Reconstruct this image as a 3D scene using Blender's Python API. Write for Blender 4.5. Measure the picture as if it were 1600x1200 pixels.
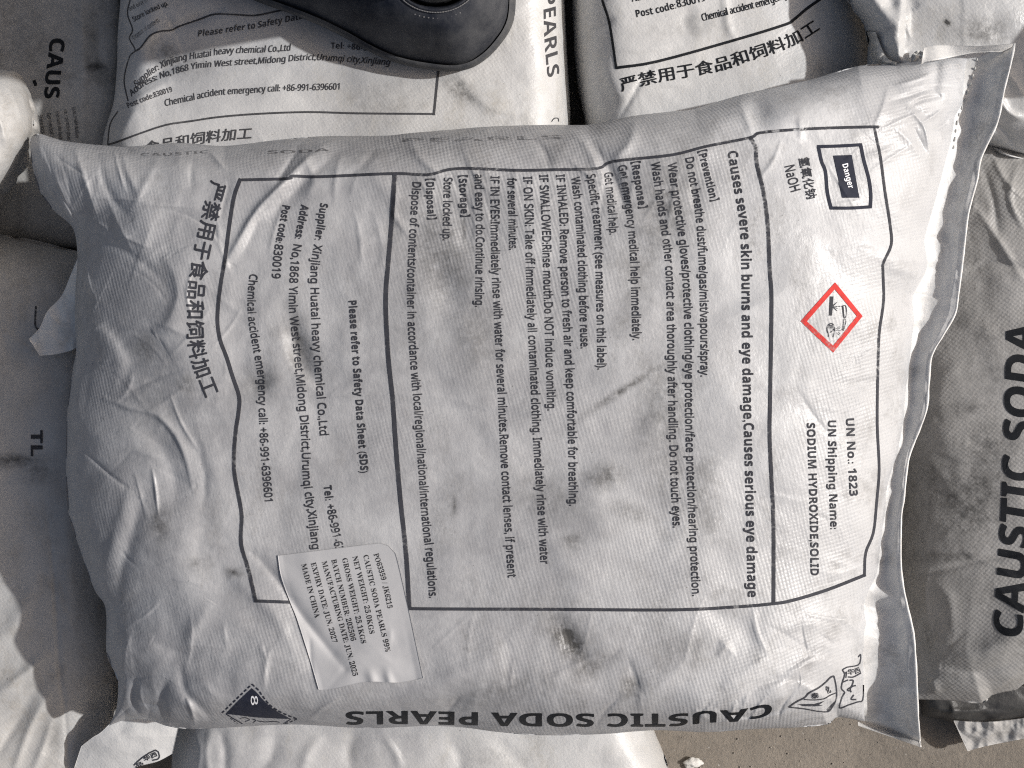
import bpy, bmesh, math, random
import numpy as np
from math import radians as RAD
from mathutils.geometry import tessellate_polygon

random.seed(4)
SC = bpy.context.scene
for o in list(bpy.data.objects):
    bpy.data.objects.remove(o)

# ------------------------------------------------------------------ camera, sky, sun, exposure
S, ZT, CZ = 0.0005, 0.25, 1.35          # metres per photo pixel on the plane z=ZT, camera height
cam = bpy.data.objects.new('camera', bpy.data.cameras.new('camera'))
SC.collection.objects.link(cam)
cam.location = (0, 0, CZ)
cam.data.sensor_fit = 'HORIZONTAL'
cam.data.angle = 2 * math.atan(800 * S / (CZ - ZT))
cam.data.clip_start, cam.data.clip_end = 0.02, 200
SC.camera = cam

SUN_EL, SUN_AZ = 40.0, 6.0             # azimuth from +x towards +y (top of the photo)
W = bpy.data.worlds.new('World'); SC.world = W; W.use_nodes = True
nt = W.node_tree; bg = nt.nodes['Background']
sky = nt.nodes.new('ShaderNodeTexSky'); sky.sky_type = 'NISHITA'; sky.sun_disc = False
sky.sun_elevation = RAD(SUN_EL); sky.sun_rotation = RAD(90 - SUN_AZ)
sky.air_density = 0.8; sky.dust_density = 5.0; sky.ozone_density = 0.6
tint = nt.nodes.new('ShaderNodeMix'); tint.data_type = 'RGBA'; tint.blend_type = 'MULTIPLY'; tint.inputs[0].default_value = 1
tint.inputs[7].default_value = (1.05, 1.0, .91, 1)          # hazy, dusty sky
nt.links.new(sky.outputs[0], tint.inputs[6]); nt.links.new(tint.outputs[2], bg.inputs[0]); bg.inputs[1].default_value = 0.088
sl = bpy.data.lights.new('sun', 'SUN'); sl.energy = 3.3; sl.angle = RAD(1.2); sl.color = (1.0, 0.995, 0.988)
sun = bpy.data.objects.new('sun', sl); SC.collection.objects.link(sun)
sun.location = (1, 0.2, 2)
from mathutils import Vector
sv = Vector((math.cos(RAD(SUN_EL)) * math.cos(RAD(SUN_AZ)), math.cos(RAD(SUN_EL)) * math.sin(RAD(SUN_AZ)), math.sin(RAD(SUN_EL))))
sun.rotation_euler = sv.to_track_quat('Z', 'Y').to_euler()
SC.cycles.use_denoising = False; SC.cycles.filter_width = 1.15
vs = SC.view_settings
vs.view_transform = 'Standard'; vs.look = 'None'; vs.gamma = 1; vs.exposure = 0.0; vs.use_curve_mapping = False

# ------------------------------------------------------------------ numpy helpers
def world(px, py, z):
    k = S * (CZ - z) / (CZ - ZT)
    return np.stack([(px - 800) * k, (600 - py) * k, z], -1)

_rng = np.random.RandomState(7)
_perm = _rng.permutation(512)
_ang = _rng.rand(512) * 2 * np.pi
_gx, _gy = np.cos(_ang), np.sin(_ang)
def perlin(x, y, seed=0):
    x = np.asarray(x, float) + seed * 17.31; y = np.asarray(y, float) + seed * 9.77
    xi = np.floor(x).astype(int); yi = np.floor(y).astype(int)
    xf = x - xi; yf = y - yi
    def g(i, j):
        h = _perm[(_perm[(xi + i) & 511] + yi + j) & 511]
        return _gx[h] * (xf - i) + _gy[h] * (yf - j)
    u = xf * xf * xf * (xf * (xf * 6 - 15) + 10); v = yf * yf * yf * (yf * (yf * 6 - 15) + 10)
    a = g(0, 0) * (1 - u) + g(1, 0) * u
    b = g(0, 1) * (1 - u) + g(1, 1) * u
    return (a * (1 - v) + b * v) * 1.4
def fbm(x, y, o=3, seed=0):
    t = 0; a = 1.0
    for k in range(o):
        t = t + a * perlin(x * 2 ** k, y * 2 ** k, seed + k * 3); a *= 0.5
    return t
def sstep(a, b, x):
    t = np.clip((x - a) / (b - a), 0, 1); return t * t * (3 - 2 * t)

def smooth(pts, n=8):
    """Catmull-Rom through the points (not closed)."""
    P = np.array(pts, float)
    if len(P) < 3: return P if len(P) < 2 else np.array([P[0] + (P[1] - P[0]) * t for t in np.linspace(0, 1, n + 1)])
    Q = np.vstack([2 * P[0] - P[1], P, 2 * P[-1] - P[-2]])
    out = []
    t = np.linspace(0, 1, n, endpoint=False)[:, None]
    for i in range(1, len(Q) - 2):
        p0, p1, p2, p3 = Q[i - 1], Q[i], Q[i + 1], Q[i + 2]
        out.append(0.5 * (2 * p1 + (p2 - p0) * t + (2 * p0 - 5 * p1 + 4 * p2 - p3) * t ** 2 + (3 * p1 - p0 - 3 * p2 + p3) * t ** 3))
    out.append(P[-1:])
    return np.vstack(out)
def resample(P, s):
    """points at normalised arc lengths s"""
    P = np.array(P, float)
    L = np.concatenate([[0], np.cumsum(np.hypot(*np.diff(P, axis=0).T))])
    q = np.asarray(s) * L[-1]
    return np.stack([np.interp(q, L, P[:, 0]), np.interp(q, L, P[:, 1])], -1)
def pdist(px, py, pts):
    """distance to polyline, signed side, normalised position along it"""
    best = np.full(px.shape, 1e12); side = np.zeros(px.shape); pos = np.zeros(px.shape)
    P = np.array(pts, float)
    seg = np.hypot(*np.diff(P, axis=0).T); tot = seg.sum(); acc = 0
    for (a, b), l in zip(zip(P[:-1], P[1:]), seg):
        if l < 1e-6: continue
        dx, dy = (b - a) / l
        t = np.clip((px - a[0]) * dx + (py - a[1]) * dy, 0, l)
        ex = px - a[0] - t * dx; ey = py - a[1] - t * dy
        d = ex * ex + ey * ey
        m = d < best
        best = np.where(m, d, best)
        side = np.where(m, dx * ey - dy * ex, side)
        pos = np.where(m, (acc + t) / tot, pos)
        acc += l
    return np.sqrt(best), side, pos

# ------------------------------------------------------------------ objects
def tag(o, label=None, cat=None, group=None, kind=None):
    if label: o['label'] = label
    if cat: o['category'] = cat
    if group: o['group'] = group
    if kind: o['kind'] = kind
    return o
def thing(name, loc, label, cat, group=None):
    o = bpy.data.objects.new(name, None); SC.collection.objects.link(o)
    o.location = loc; o.empty_display_size = 0.05
    return tag(o, label, cat, group)
def meshobj(name, V, Fc, mat, parent=None, smoothsh=True, attrs=None):
    V = np.asarray(V, float)
    org = np.zeros(3)
    p = parent
    while p is not None:
        org += np.array(p.location); p = p.parent
    me = bpy.data.meshes.new(name)
    me.from_pydata((V - org).tolist(), [], Fc if isinstance(Fc, list) else Fc.tolist())
    for k, a in (attrs or {}).items():
        at = me.attributes.new(k, 'FLOAT', 'POINT'); at.data.foreach_set('value', np.asarray(a, np.float32))
    if smoothsh: me.polygons.foreach_set('use_smooth', [True] * len(me.polygons))
    me.materials.append(mat); me.update()
    o = bpy.data.objects.new(name, me); SC.collection.objects.link(o)
    o.parent = parent
    return o
def gridfaces(nu, nv, off=0):
    i = np.arange((nu - 1) * (nv - 1)); r = i // (nu - 1); c = i % (nu - 1)
    a = off + r * nu + c
    return np.stack([a, a + nu, a + nu + 1, a + 1], -1)

# ------------------------------------------------------------------ materials
class NB:
    def __init__(s, name):
        s.m = bpy.data.materials.new(name); s.m.use_nodes = True
        s.t = s.m.node_tree; s.b = s.t.nodes['Principled BSDF']
        s.tc = s.t.nodes.new('ShaderNodeTexCoord')
    def n(s, typ, **kw):
        x = s.t.nodes.new('ShaderNode' + typ)
        for k, v in kw.items(): setattr(x, k, v)
        return x
    def l(s, a, b): s.t.links.new(a, b)
    def noise(s, scale, detail=4, rough=0.55, rot=None, stretch=None):
        x = s.n('TexNoise'); x.inputs['Scale'].default_value = scale
        x.inputs['Detail'].default_value = detail; x.inputs['Roughness'].default_value = rough
        if rot is not None or stretch is not None:
            mp = s.n('Mapping'); mp.inputs['Rotation'].default_value = (0, 0, rot or 0)
            mp.inputs['Scale'].default_value = stretch or (1, 1, 1)
            s.l(s.tc.outputs['Object'], mp.inputs[0]); s.l(mp.outputs[0], x.inputs[0])
        else: s.l(s.tc.outputs['Object'], x.inputs[0])
        return x.outputs[0]
    def math(s, op, a, b=None, clamp=False):
        x = s.n('Math', operation=op); x.use_clamp = clamp
        for i, v in enumerate((a, b)):
            if v is None: continue
            if isinstance(v, (int, float)): x.inputs[i].default_value = v
            else: s.l(v, x.inputs[i])
        return x.outputs[0]
    def ramp(s, v, lo, hi, a=0.0, b=1.0):
        x = s.n('MapRange'); s.l(v, x.inputs[0])
        for i, q in enumerate((lo, hi, a, b)): x.inputs[i + 1].default_value = q
        return x.outputs[0]
    def mix(s, f, a, b):
        x = s.n('Mix', data_type='RGBA')
        if isinstance(f, (int, float)): x.inputs[0].default_value = f
        else: s.l(f, x.inputs[0])
        for i, v in ((6, a), (7, b)):
            if isinstance(v, tuple): x.inputs[i].default_value = (*v, 1)
            else: s.l(v, x.inputs[i])
        return x.outputs[2]
    def weave(s, pitch_x, pitch_y, rot):
        mp = s.n('Mapping'); mp.inputs['Rotation'].default_value = (0, 0, rot)
        nz = s.n('TexNoise'); nz.inputs['Scale'].default_value = 14; s.l(s.tc.outputs['Object'], nz.inputs[0])
        vm = s.n('VectorMath', operation='MULTIPLY_ADD'); s.l(nz.outputs[1], vm.inputs[0])
        vm.inputs[1].default_value = (.006, .006, 0); s.l(s.tc.outputs['Object'], vm.inputs[2])
        s.l(vm.outputs[0], mp.inputs[0])
        sp = s.n('SeparateXYZ'); s.l(mp.outputs[0], sp.inputs[0])
        a = s.math('SINE', s.math('MULTIPLY', sp.outputs[0], 2 * math.pi / pitch_x))
        b = s.math('SINE', s.math('MULTIPLY', sp.outputs[1], 2 * math.pi / pitch_y))
        return s.math('MULTIPLY', a, b)

def film(name, base=(.63, .63, .64), dirt=(.30, .29, .275), dirt_lo=.55, dirt_hi=.85, weave=1.0, rot=0.5,
         rough=.42, wlo=.35, whi=.65, mid=(.52, .52, .53), specks=.5):
    s = NB(name)
    big = s.noise(7, 5, .6)
    col = s.mix(s.ramp(big, .38, .62), base, mid)
    fine = s.noise(38, 7, .72)
    grime = s.math('MULTIPLY', s.ramp(fine, .5, .72), s.ramp(s.noise(5, 3), .42, .62))
    col = s.mix(s.math('MULTIPLY', grime, .75, True), col, dirt)
    # scratches that follow one direction
    sc_ = s.noise(60, 4, .7, 0.9, (1, .12, 1))
    col = s.mix(s.math('MULTIPLY', s.ramp(sc_, .60, .78), .30, True), col, dirt)
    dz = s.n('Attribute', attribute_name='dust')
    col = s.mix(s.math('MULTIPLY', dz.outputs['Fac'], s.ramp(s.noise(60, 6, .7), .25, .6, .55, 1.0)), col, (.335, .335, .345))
    smear = s.noise(16, 8, .78, -.6, (1, .45, 1))
    col = s.mix(s.math('MULTIPLY', s.math('MULTIPLY', s.ramp(smear, .52, .66), s.ramp(s.noise(300, 5, .85), .36, .58)), .68, True), col, dirt)
    at = s.n('Attribute', attribute_name='stain')
    st = s.math('MULTIPLY', s.math('MULTIPLY', at.outputs['Fac'], 1.7), s.ramp(s.noise(110, 8, .8), .30, .60), True)
    col = s.mix(st, col, (.07, .068, .065))
    sp = s.noise(420, 2, .5)
    col = s.mix(s.math('MULTIPLY', s.ramp(sp, .73, .78), specks, True), col, (.07, .065, .06))
    w = s.weave(.0041, .0041, rot)
    mask = s.ramp(s.noise(6, 3, .6), wlo, whi, .10, 1.0)
    col = s.mix(s.math('MULTIPLY', s.math('MULTIPLY', s.ramp(w, -.2, -.9), mask), .10 * weave, True), col, dirt)
    s.l(col, s.b.inputs['Base Color'])
    fib = s.noise(700, 3, .7, rot, (1, .2, 1))
    h = s.math('ADD', s.math('MULTIPLY', w, s.math('MULTIPLY', mask, .00008 * weave)), s.math('MULTIPLY', fib, .00010))
    h = s.math('ADD', h, s.math('MULTIPLY', s.noise(120, 5, .65), .0007))
    bp = s.n('Bump'); bp.inputs['Strength'].default_value = 1; bp.inputs['Distance'].default_value = 1
    s.l(h, bp.inputs['Height']); s.l(bp.outputs[0], s.b.inputs['Normal'])
    s.l(s.ramp(s.noise(25, 4), .3, .7, rough - .1, rough + .14), s.b.inputs['Roughness'])
    s.b.inputs['Specular IOR Level'].default_value = .45
    return s.m

def ink(name, col=(.022, .023, .028), wear=.5, keep=1.0, wscale=240):
    s = NB(name)
    s.l(s.mix(s.noise(200, 3), col, tuple(c * 2.2 for c in col)), s.b.inputs['Base Color'])
    s.b.inputs['Roughness'].default_value = .6; s.b.inputs['Specular IOR Level'].default_value = .12
    spk = s.ramp(s.noise(wscale, 5, .75), .60, .70)
    area = s.ramp(s.noise(17, 4, .6), .46, .66)
    a = s.math('SUBTRACT', keep, s.math('MULTIPLY', s.math('ADD', s.math('MULTIPLY', spk, .45), s.math('MULTIPLY', area, s.ramp(s.noise(330, 3, .7), .44, .6))), wear), True)
    s.l(a, s.b.inputs['Alpha'])
    return s.m

def plain(name, col, rough=.6, bump=0.0, bscale=200, col2=None, nscale=30, spec=.4):
    s = NB(name)
    c2 = col2 or tuple(c * .75 for c in col)
    s.l(s.mix(s.ramp(s.noise(nscale, 6, .65), .38, .66), col, c2), s.b.inputs['Base Color'])
    s.b.inputs['Roughness'].default_value = rough; s.b.inputs['Specular IOR Level'].default_value = spec
    if bump:
        bp = s.n('Bump'); bp.inputs['Strength'].default_value = 1; bp.inputs['Distance'].default_value = 1
        s.l(s.math('MULTIPLY', s.noise(bscale, 5, .7), bump), bp.inputs['Height']); s.l(bp.outputs[0], s.b.inputs['Normal'])
    return s.m

M_main = film('woven_film_main', base=(.585,.588,.595), mid=(.515,.518,.525), dirt=(.23, .225, .22), weave=1.5, rot=.52, wlo=.42, whi=.66)
M_clean = film('woven_film_clean', base=(.62, .617, .61), mid=(.55, .548, .542), weave=.6, rot=.2, dirt=(.42, .40, .36), rough=.38)
M_grey = film('woven_film_grey', base=(.52, .51, .495), mid=(.41, .405, .39), weave=1.1, rot=.1, dirt=(.16, .155, .145), specks=.9)  # greyed so the upper-left corner sack looks deeper in shadow
M_dirty = film('woven_film_dirty', base=(.44, .432, .42), mid=(.33, .325, .315), weave=1.3, rot=1.45, dirt=(.10, .097, .09), specks=1, wlo=.25, whi=.55)
M_left = film('woven_film_left', base=(.53, .52, .505), mid=(.43, .422, .408), weave=.5, rot=.2, dirt=(.30, .27, .23), specks=.7)  # base lowered to deepen the shade on the lower-left sack
M_hem = film('hem_film', base=(.74, .73, .71), mid=(.66, .65, .635), weave=.25, rough=.40, specks=.4)  # lightened to lift the hem side turned from the sun
M_ink = ink('print_ink', (.030, .031, .037), .85); M_inkfaint = ink('print_ink_faint', (.07, .07, .075), 1.0, .55)
M_inkbold = ink('print_ink_bold', (.010, .011, .013), .16)
M_inkdust = ink('print_ink_dusty', (.04, .04, .043), .6)
M_red = ink('print_ink_red', (.38, .030, .026), .5)
M_navy = ink('print_ink_navy', (.016, .018, .028), .3)
M_labelink = ink('label_ink', (.02, .02, .022), .25)
M_label = plain('label_paper', (.455, .455, .465), .65, .0001, 300, (.42, .42, .43), 20)
M_shadowdark = plain('film_darkened_as_shadow', (.030, .030, .031), .45, .0012, 70, (.075, .073, .07), 40)
M_edge = plain('film_edge', (.80, .79, .77), .5, .0002, 300, (.72, .71, .69), 60)
M_thread = plain('thread', (.62, .61, .58), .7)

# ------------------------------------------------------------------ sack height fields
class Sack:
    """four side outlines in photo pixels (L and R run top->bottom, T and B run left->right)"""
    def __init__(s, L, T, R, B, zedge, H, rad, zbot, feats=(), noise=1.0, seed=0, p=2.0, floor=(0, 0, 0, 0), step=3.0, tilt=None, stains=(), amp=None, fine=60, dome=None, dust=None):
        s.dome, s.dust = dome, dust
        s.raw = [np.array(q, float) for q in (L, T, R, B)]
        s.zedge, s.H, s.rad, s.zbot, s.feats, s.noise, s.seed, s.p, s.fl, s.step, s.tilt, s.stains, s.amp = zedge, H, rad, zbot, feats, noise, seed, p, floor, step, tilt, stains, amp
        s.fine = []
        rn = random.Random(seed * 7 + 3)
        lo = np.vstack(s.raw).min(0); hi = np.vstack(s.raw).max(0)
        lo = np.maximum(lo, [-60, -60]); hi = np.minimum(hi, [1660, 1260])
        for _ in range(fine):
            # thin sharp wrinkles that run in from the sides of the sack
            side = rn.choice((0, 0, 1, 2, 3, 1)); Q = s.raw[side]
            c = resample(Q, [rn.random()])[0]
            inw = {0: (1, 0), 1: (0, 1), 2: (-1, 0), 3: (0, -1)}[side]
            a = math.atan2(inw[1], inw[0]) + rn.gauss(0, .6)
            d0 = rn.uniform(10, 130); ln = rn.uniform(25, 110)
            x0, y0 = c[0] + inw[0] * d0, c[1] + inw[1] * d0
            if not (lo[0] < x0 < hi[0] and lo[1] < y0 < hi[1]): continue
            bend = rn.gauss(0, .13); pts = []
            for k in range(4):
                pts.append((x0, y0)); x0 += math.cos(a) * ln / 3; y0 += math.sin(a) * ln / 3; a += bend
            w = rn.uniform(1.3, 3.6)
            s.fine.append(crease(pts, w, rn.choice((1, 1, -1)) * w * rn.uniform(.18, .46), 'ridge', w * rn.uniform(1, 3)))
    def F(s, px, py):
        px = np.asarray(px, float); py = np.asarray(py, float)
        f = 1.0; dmin = None
        for side, R, fl in zip(s.raw, s.rad, s.fl):
            d, _, _ = pdist(px, py, side)
            t = np.clip(d / R, 0, 1)
            g = (1 - (1 - t) ** 2.6) ** .5
            f = f * (fl + (1 - fl) * g)
            dmin = d if dmin is None else np.minimum(dmin, d)
        z = s.zedge + s.H * f
        if s.tilt: z = z + s.tilt[0] * (px - s.tilt[1]) + s.tilt[2] * (py - s.tilt[3])
        edge = sstep(0, 28, dmin)
        near = 1 - sstep(30, 190, dmin)
        q = s.seed
        wx = px + 40 * fbm(px / 160, py / 160, 2, q + 5); wy = py + 40 * fbm(px / 160, py / 160, 2, q + 8)
        n = 3.2 * fbm(px / 260, py / 230, 2, q) + 1.5 * fbm(wx / 105, wy / 125, 2, q + 1)
        n = n - 1.5 * np.abs(perlin(wx / 150, wy / 120, q + 2)) - (0.3 + 0.9 * near) * np.abs(perlin(wx / 75, wy / 85, q + 3))
        n = n + (0.10 + 0.14 * near) * fbm(wx / 30, wy / 34, 2, q + 4)
        if s.amp: n = n * s.amp(px, py)
        z = z + edge * n * s.noise * 0.001
        e2 = sstep(0, 14, dmin)
        if s.dome: z = z - s.dome[1] * 0.001 * (px - s.dome[0]) ** 2
        for ft in list(s.feats) + s.fine:
            z = z + 0.001 * e2 * ft(px, py)
        return z
    def build(s, name, mat, parent):
        L, T, R, B = [smooth(q, 6) for q in s.raw]
        wid = max(np.hypot(*np.diff(T, axis=0).T).sum(), np.hypot(*np.diff(B, axis=0).T).sum())
        hei = max(np.hypot(*np.diff(L, axis=0).T).sum(), np.hypot(*np.diff(R, axis=0).T).sum())
        nu, nv = int(wid / s.step) + 2, int(hei / s.step) + 2
        def par(n):
            t = np.linspace(0, 1, n); return t - 0.45 * np.sin(2 * np.pi * t) / (2 * np.pi)
        u, v = par(nu), par(nv)
        l, r, t, b = resample(L, v), resample(R, v), resample(T, u), resample(B, u)
        U, Vv = np.meshgrid(u, v)
        U3, V3 = U[..., None], Vv[..., None]
        c00, c10, c01, c11 = T[0], T[-1], B[0], B[-1]
        P = (1 - U3) * l[:, None] + U3 * r[:, None] + (1 - V3) * t[None] + V3 * b[None] \
            - ((1 - U3) * (1 - V3) * c00 + U3 * (1 - V3) * c10 + (1 - U3) * V3 * c01 + U3 * V3 * c11)
        px, py = P[..., 0].ravel(), P[..., 1].ravel()
        z = s.F(px, py)
        V = world(px, py, z)
        st = np.zeros(px.shape)
        for (x, y, rx, ry, a, amt) in s.stains:
            ca, sa = math.cos(RAD(a)), math.sin(RAD(a)); rx, ry, amt = rx * 1.25, ry * 1.25, amt * .95
            ex = ((px - x) * ca + (py - y) * sa) / rx; ey = (-(px - x) * sa + (py - y) * ca) / ry
            st = np.maximum(st, amt * np.exp(-(ex * ex + ey * ey)))
        Fc = gridfaces(nu, nv).tolist()
        idx = np.arange(nu * nv).reshape(nv, nu)
        loop = np.concatenate([idx[0, :-1], idx[:-1, -1], idx[-1, :0:-1], idx[:0:-1, 0]])
        base = V[loop]; cen = base.mean(0)
        rings = []; K = 7; prev = loop; off = len(V)
        allV = [V]
        for k in range(1, K + 1):
            a = k / K * math.pi / 2
            ring = base.copy()
            sh = 1 - 0.13 * (1 - math.cos(a))
            ring[:, :2] = cen[:2] + (base[:, :2] - cen[:2]) * sh
            ring[:, 2] = np.maximum(s.zbot, base[:, 2]) + (s.zbot - np.maximum(s.zbot, base[:, 2])) * math.sin(a)
            cur = off + np.arange(len(loop))
            nx = np.roll(prev, -1); cn = np.roll(cur, -1)
            Fc += np.stack([prev, nx, cn, cur], -1).tolist()
            allV.append(ring); prev = cur; off += len(loop)
        cidx = off
        allV.append(np.array([[cen[0], cen[1], s.zbot]]))
        Fc += [[int(a), int(b_), cidx] for a, b_ in zip(prev, np.roll(prev, -1))]
        VV = np.vstack(allV)
        at = np.zeros(len(VV)); at[:len(st)] = st
        du = np.zeros(len(VV))
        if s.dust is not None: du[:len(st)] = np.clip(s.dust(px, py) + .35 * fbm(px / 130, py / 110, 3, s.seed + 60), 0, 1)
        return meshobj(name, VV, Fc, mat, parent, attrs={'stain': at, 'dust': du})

def bump(x, y, rx, ry, ang, amp):
    ca, sa = math.cos(RAD(ang)), math.sin(RAD(ang))
    def f(px, py):
        ex = ((px - x) * ca + (py - y) * sa) / rx; ey = (-(px - x) * sa + (py - y) * ca) / ry
        return amp * np.exp(-(ex * ex + ey * ey))
    return f
def crease(pts, w, amp, kind='ridge', wl=None):
    """ridge: rounded sharp crest (wl = width on the left-hand side); fold: a step that dies away from the line"""
    Q = smooth(pts, 4); lo = Q.min(0) - 10 * w - 30; hi = Q.max(0) + 10 * w + 30
    def f(px, py):
        out = np.zeros(np.shape(px))
        m = (px > lo[0]) & (px < hi[0]) & (py > lo[1]) & (py < hi[1])
        if not m.any(): return out
        d, sd, t = pdist(px[m], py[m], Q)
        tp = np.sin(np.pi * np.clip(t, .04, .96)) ** .6 * (np.where((t <= .0) | (t >= 1.), .35, 1))
        if kind == 'fold':
            r = np.tanh(sd / w) * np.exp(-d / (7 * w))
        else:
            ww = np.where(sd > 0, w, wl or w)
            r = 1 / (1 + (d / ww) ** 2) ** 1.2
        end = np.where((t < .03) | (t > .97), np.exp(-(d / (1.5 * w)) ** 2), 1)
        out[m] = amp * r * tp * end
        return out
    return f

# ------------------------------------------------------------------ printing: flat shapes draped over a height field
SANS = lambda c, up, lo, dg: chr(up + ord(c) - 65) if 'A' <= c <= 'Z' else chr(lo + ord(c) - 97) if 'a' <= c <= 'z' else chr(dg + int(c)) if '0' <= c <= '9' else c
STY = {'r': (0x1D5A0, 0x1D5BA, 0x1D7E2), 'b': (0x1D5D4, 0x1D5EE, 0x1D7EC), 's': (0x1D400, 0x1D41A, 0x1D7CE)}
def glyphs(text, style):
    body = text if style == 'c' else ''.join(SANS(c, *STY[style]) for c in text)
    cu = bpy.data.curves.new('lettering', 'FONT'); cu.body = body; cu.resolution_u = 3
    ob = bpy.data.objects.new('lettering', cu); SC.collection.objects.link(ob)
    bpy.context.view_layer.update()
    me = bpy.data.meshes.new_from_object(ob.evaluated_get(bpy.context.evaluated_depsgraph_get()))
    v = np.zeros(len(me.vertices) * 3); me.vertices.foreach_get('co', v); v = v.reshape(-1, 3)[:, :2]
    me.calc_loop_triangles()
    t = np.zeros(len(me.loop_triangles) * 3, int); me.loop_triangles.foreach_get('vertices', t); t = t.reshape(-1, 3)
    bpy.data.objects.remove(ob); bpy.data.curves.remove(cu); bpy.data.meshes.remove(me)
    return v, t
class Print:
    def __init__(s): s.V, s.T, s.n, s.D = [], [], 0, []
    def add(s, v, t, d=0.0):
        s.V.append(np.asarray(v, float)); s.T.append(np.asarray(t, int) + s.n); s.D.append(np.full(len(v), d)); s.n += len(v)
    def text(s, txt, base, cap, style='r', d=0.0, slant=0.0, fat=0.0, span=None):
        v, t = glyphs(txt, style)
        unit = cap / (.93 if style == 'c' else .714)
        P = smooth(base, 10)
        L = np.hypot(*np.diff(P, axis=0).T).sum()
        x0, x1 = v[:, 0].min(), v[:, 0].max()
        up = v[:, 1] * unit
        sN = (v[:, 0] - x0) / (x1 - x0) + slant * up / L
        sc = np.clip(sN, 0, 1)
        pos = resample(P, sc)
        e = 2.5 / L * 2
        tg = resample(P, np.clip(sc + e, 0, 1)) - resample(P, np.clip(sc - e, 0, 1))
        tg /= np.hypot(tg[:, 0], tg[:, 1])[:, None] + 1e-9
        nrm = np.stack([tg[:, 1], -tg[:, 0]], -1)
        xy = pos + nrm * up[:, None] + tg * ((sN - sc) * L)[:, None]
        s.add(xy, t, d)
        if fat:
            s.add(xy + tg * fat, t, d + .00006); s.add(xy + nrm * fat * .7 + tg * fat * .5, t, d + .00012)
    def stroke(s, pts, w, closed=False, d=0.0, sm=4, dash=None):
        P = np.array(pts, float)
        if closed: P = np.vstack([P, P[:1]])
        P = smooth(P, sm) if sm > 1 else P
        L = np.hypot(*np.diff(P, axis=0).T).sum()
        if dash:
            a, b = dash; k = 0.0
            while k < L:
                s.stroke(resample(P, np.linspace(k / L, min(1, (k + a) / L), 4)), w, d=d, sm=1); k += a + b
            return
        n = max(2, int(L / 3) + 1)
        ss = np.unique(np.concatenate([np.linspace(0, 1, n), np.concatenate([[0], np.cumsum(np.hypot(*np.diff(P, axis=0).T))]) / L]))
        Q = resample(P, ss)
        tg = np.gradient(Q, axis=0); tg /= np.hypot(tg[:, 0], tg[:, 1])[:, None] + 1e-9
        nr = np.stack([tg[:, 1], -tg[:, 0]], -1)
        k = np.linspace(-.5, .5, 3)
        V = (Q[:, None] + nr[:, None] * (k * w)[None, :, None]).reshape(-1, 2)
        q = gridfaces(3, len(Q))
        s.add(V, np.vstack([q[:, [0, 1, 2]], q[:, [0, 2, 3]]]), d)
    def poly(s, pts, d=0.0, hole=None):
        loops = [[Vector((x, y, 0)) for x, y in pts]]
        if hole: loops.append([Vector((x, y, 0)) for x, y in hole])
        t = tessellate_polygon(loops)
        s.add(np.array(list(pts) + list(hole or []), float), np.array([list(q) for q in t]), d)
    def build(s, name, mat, parent, Fz, off=.00045, maxlen=3.5):
        V = np.vstack(s.V); T = np.vstack(s.T); D = np.concatenate(s.D)
        bm = bmesh.new()
        vs_ = [bm.verts.new((x, y, d)) for (x, y), d in zip(V, D)]
        for a, b, c in T:
            if a != b and b != c and a != c:
                try: bm.faces.new((vs_[a], vs_[b], vs_[c]))
                except ValueError: pass
        for _ in range(7):
            bm.edges.ensure_lookup_table()
            le = [e for e in bm.edges if (e.verts[0].co.xy - e.verts[1].co.xy).length > maxlen]
            if not le: break
            bmesh.ops.subdivide_edges(bm, edges=le, cuts=1)
            bmesh.ops.triangulate(bm, faces=[f for f in bm.faces if len(f.verts) > 3])
        bm.verts.index_update()
        C = np.array([v.co[:] for v in bm.verts])
        Fc = [[v.index for v in f.verts] for f in bm.faces]
        bm.free()
        # every face looks up
        A = C[np.array(Fc)]
        cr = (A[:, 1, 0] - A[:, 0, 0]) * (A[:, 2, 1] - A[:, 0, 1]) - (A[:, 1, 1] - A[:, 0, 1]) * (A[:, 2, 0] - A[:, 0, 0])
        Fc = np.array(Fc); Fc[cr > 0] = Fc[cr > 0][:, ::-1]
        z = Fz(C[:, 0], C[:, 1]) + off + C[:, 2]
        return meshobj(name, world(C[:, 0], C[:, 1], z), Fc, mat, parent)

def strip(name, A, B, zf, mat, parent, n=160, m=24, thick=.0016, attrs=None):
    """a sheet between two outlines, z = zf(s, t, px, py), with real thickness"""
    s_ = np.linspace(0, 1, n); a = resample(smooth(A, 5), s_); b = resample(smooth(B, 5), s_)
    t = np.linspace(0, 1, m)
    P = a[:, None] * (1 - t)[None, :, None] + b[:, None] * t[None, :, None]
    px, py = P[..., 0].ravel(), P[..., 1].ravel()
    z = zf(np.repeat(s_, m), np.tile(t, n), px, py)
    V = world(px, py, z); V2 = V.copy(); V2[:, 2] -= thick
    N = n * m
    f = gridfaces(m, n)
    Fc = f.tolist() + (f + N)[:, ::-1].tolist()
    idx = np.arange(N).reshape(n, m)
    loop = np.concatenate([idx[0, :-1], idx[:-1, -1], idx[-1, :0:-1], idx[:0:-1, 0]])
    nx = np.roll(loop, -1)
    Fc += np.stack([loop, loop + N, nx + N, nx], -1).tolist()
    o = meshobj(name, np.vstack([V, V2]), Fc, mat, parent)
    return o

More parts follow.
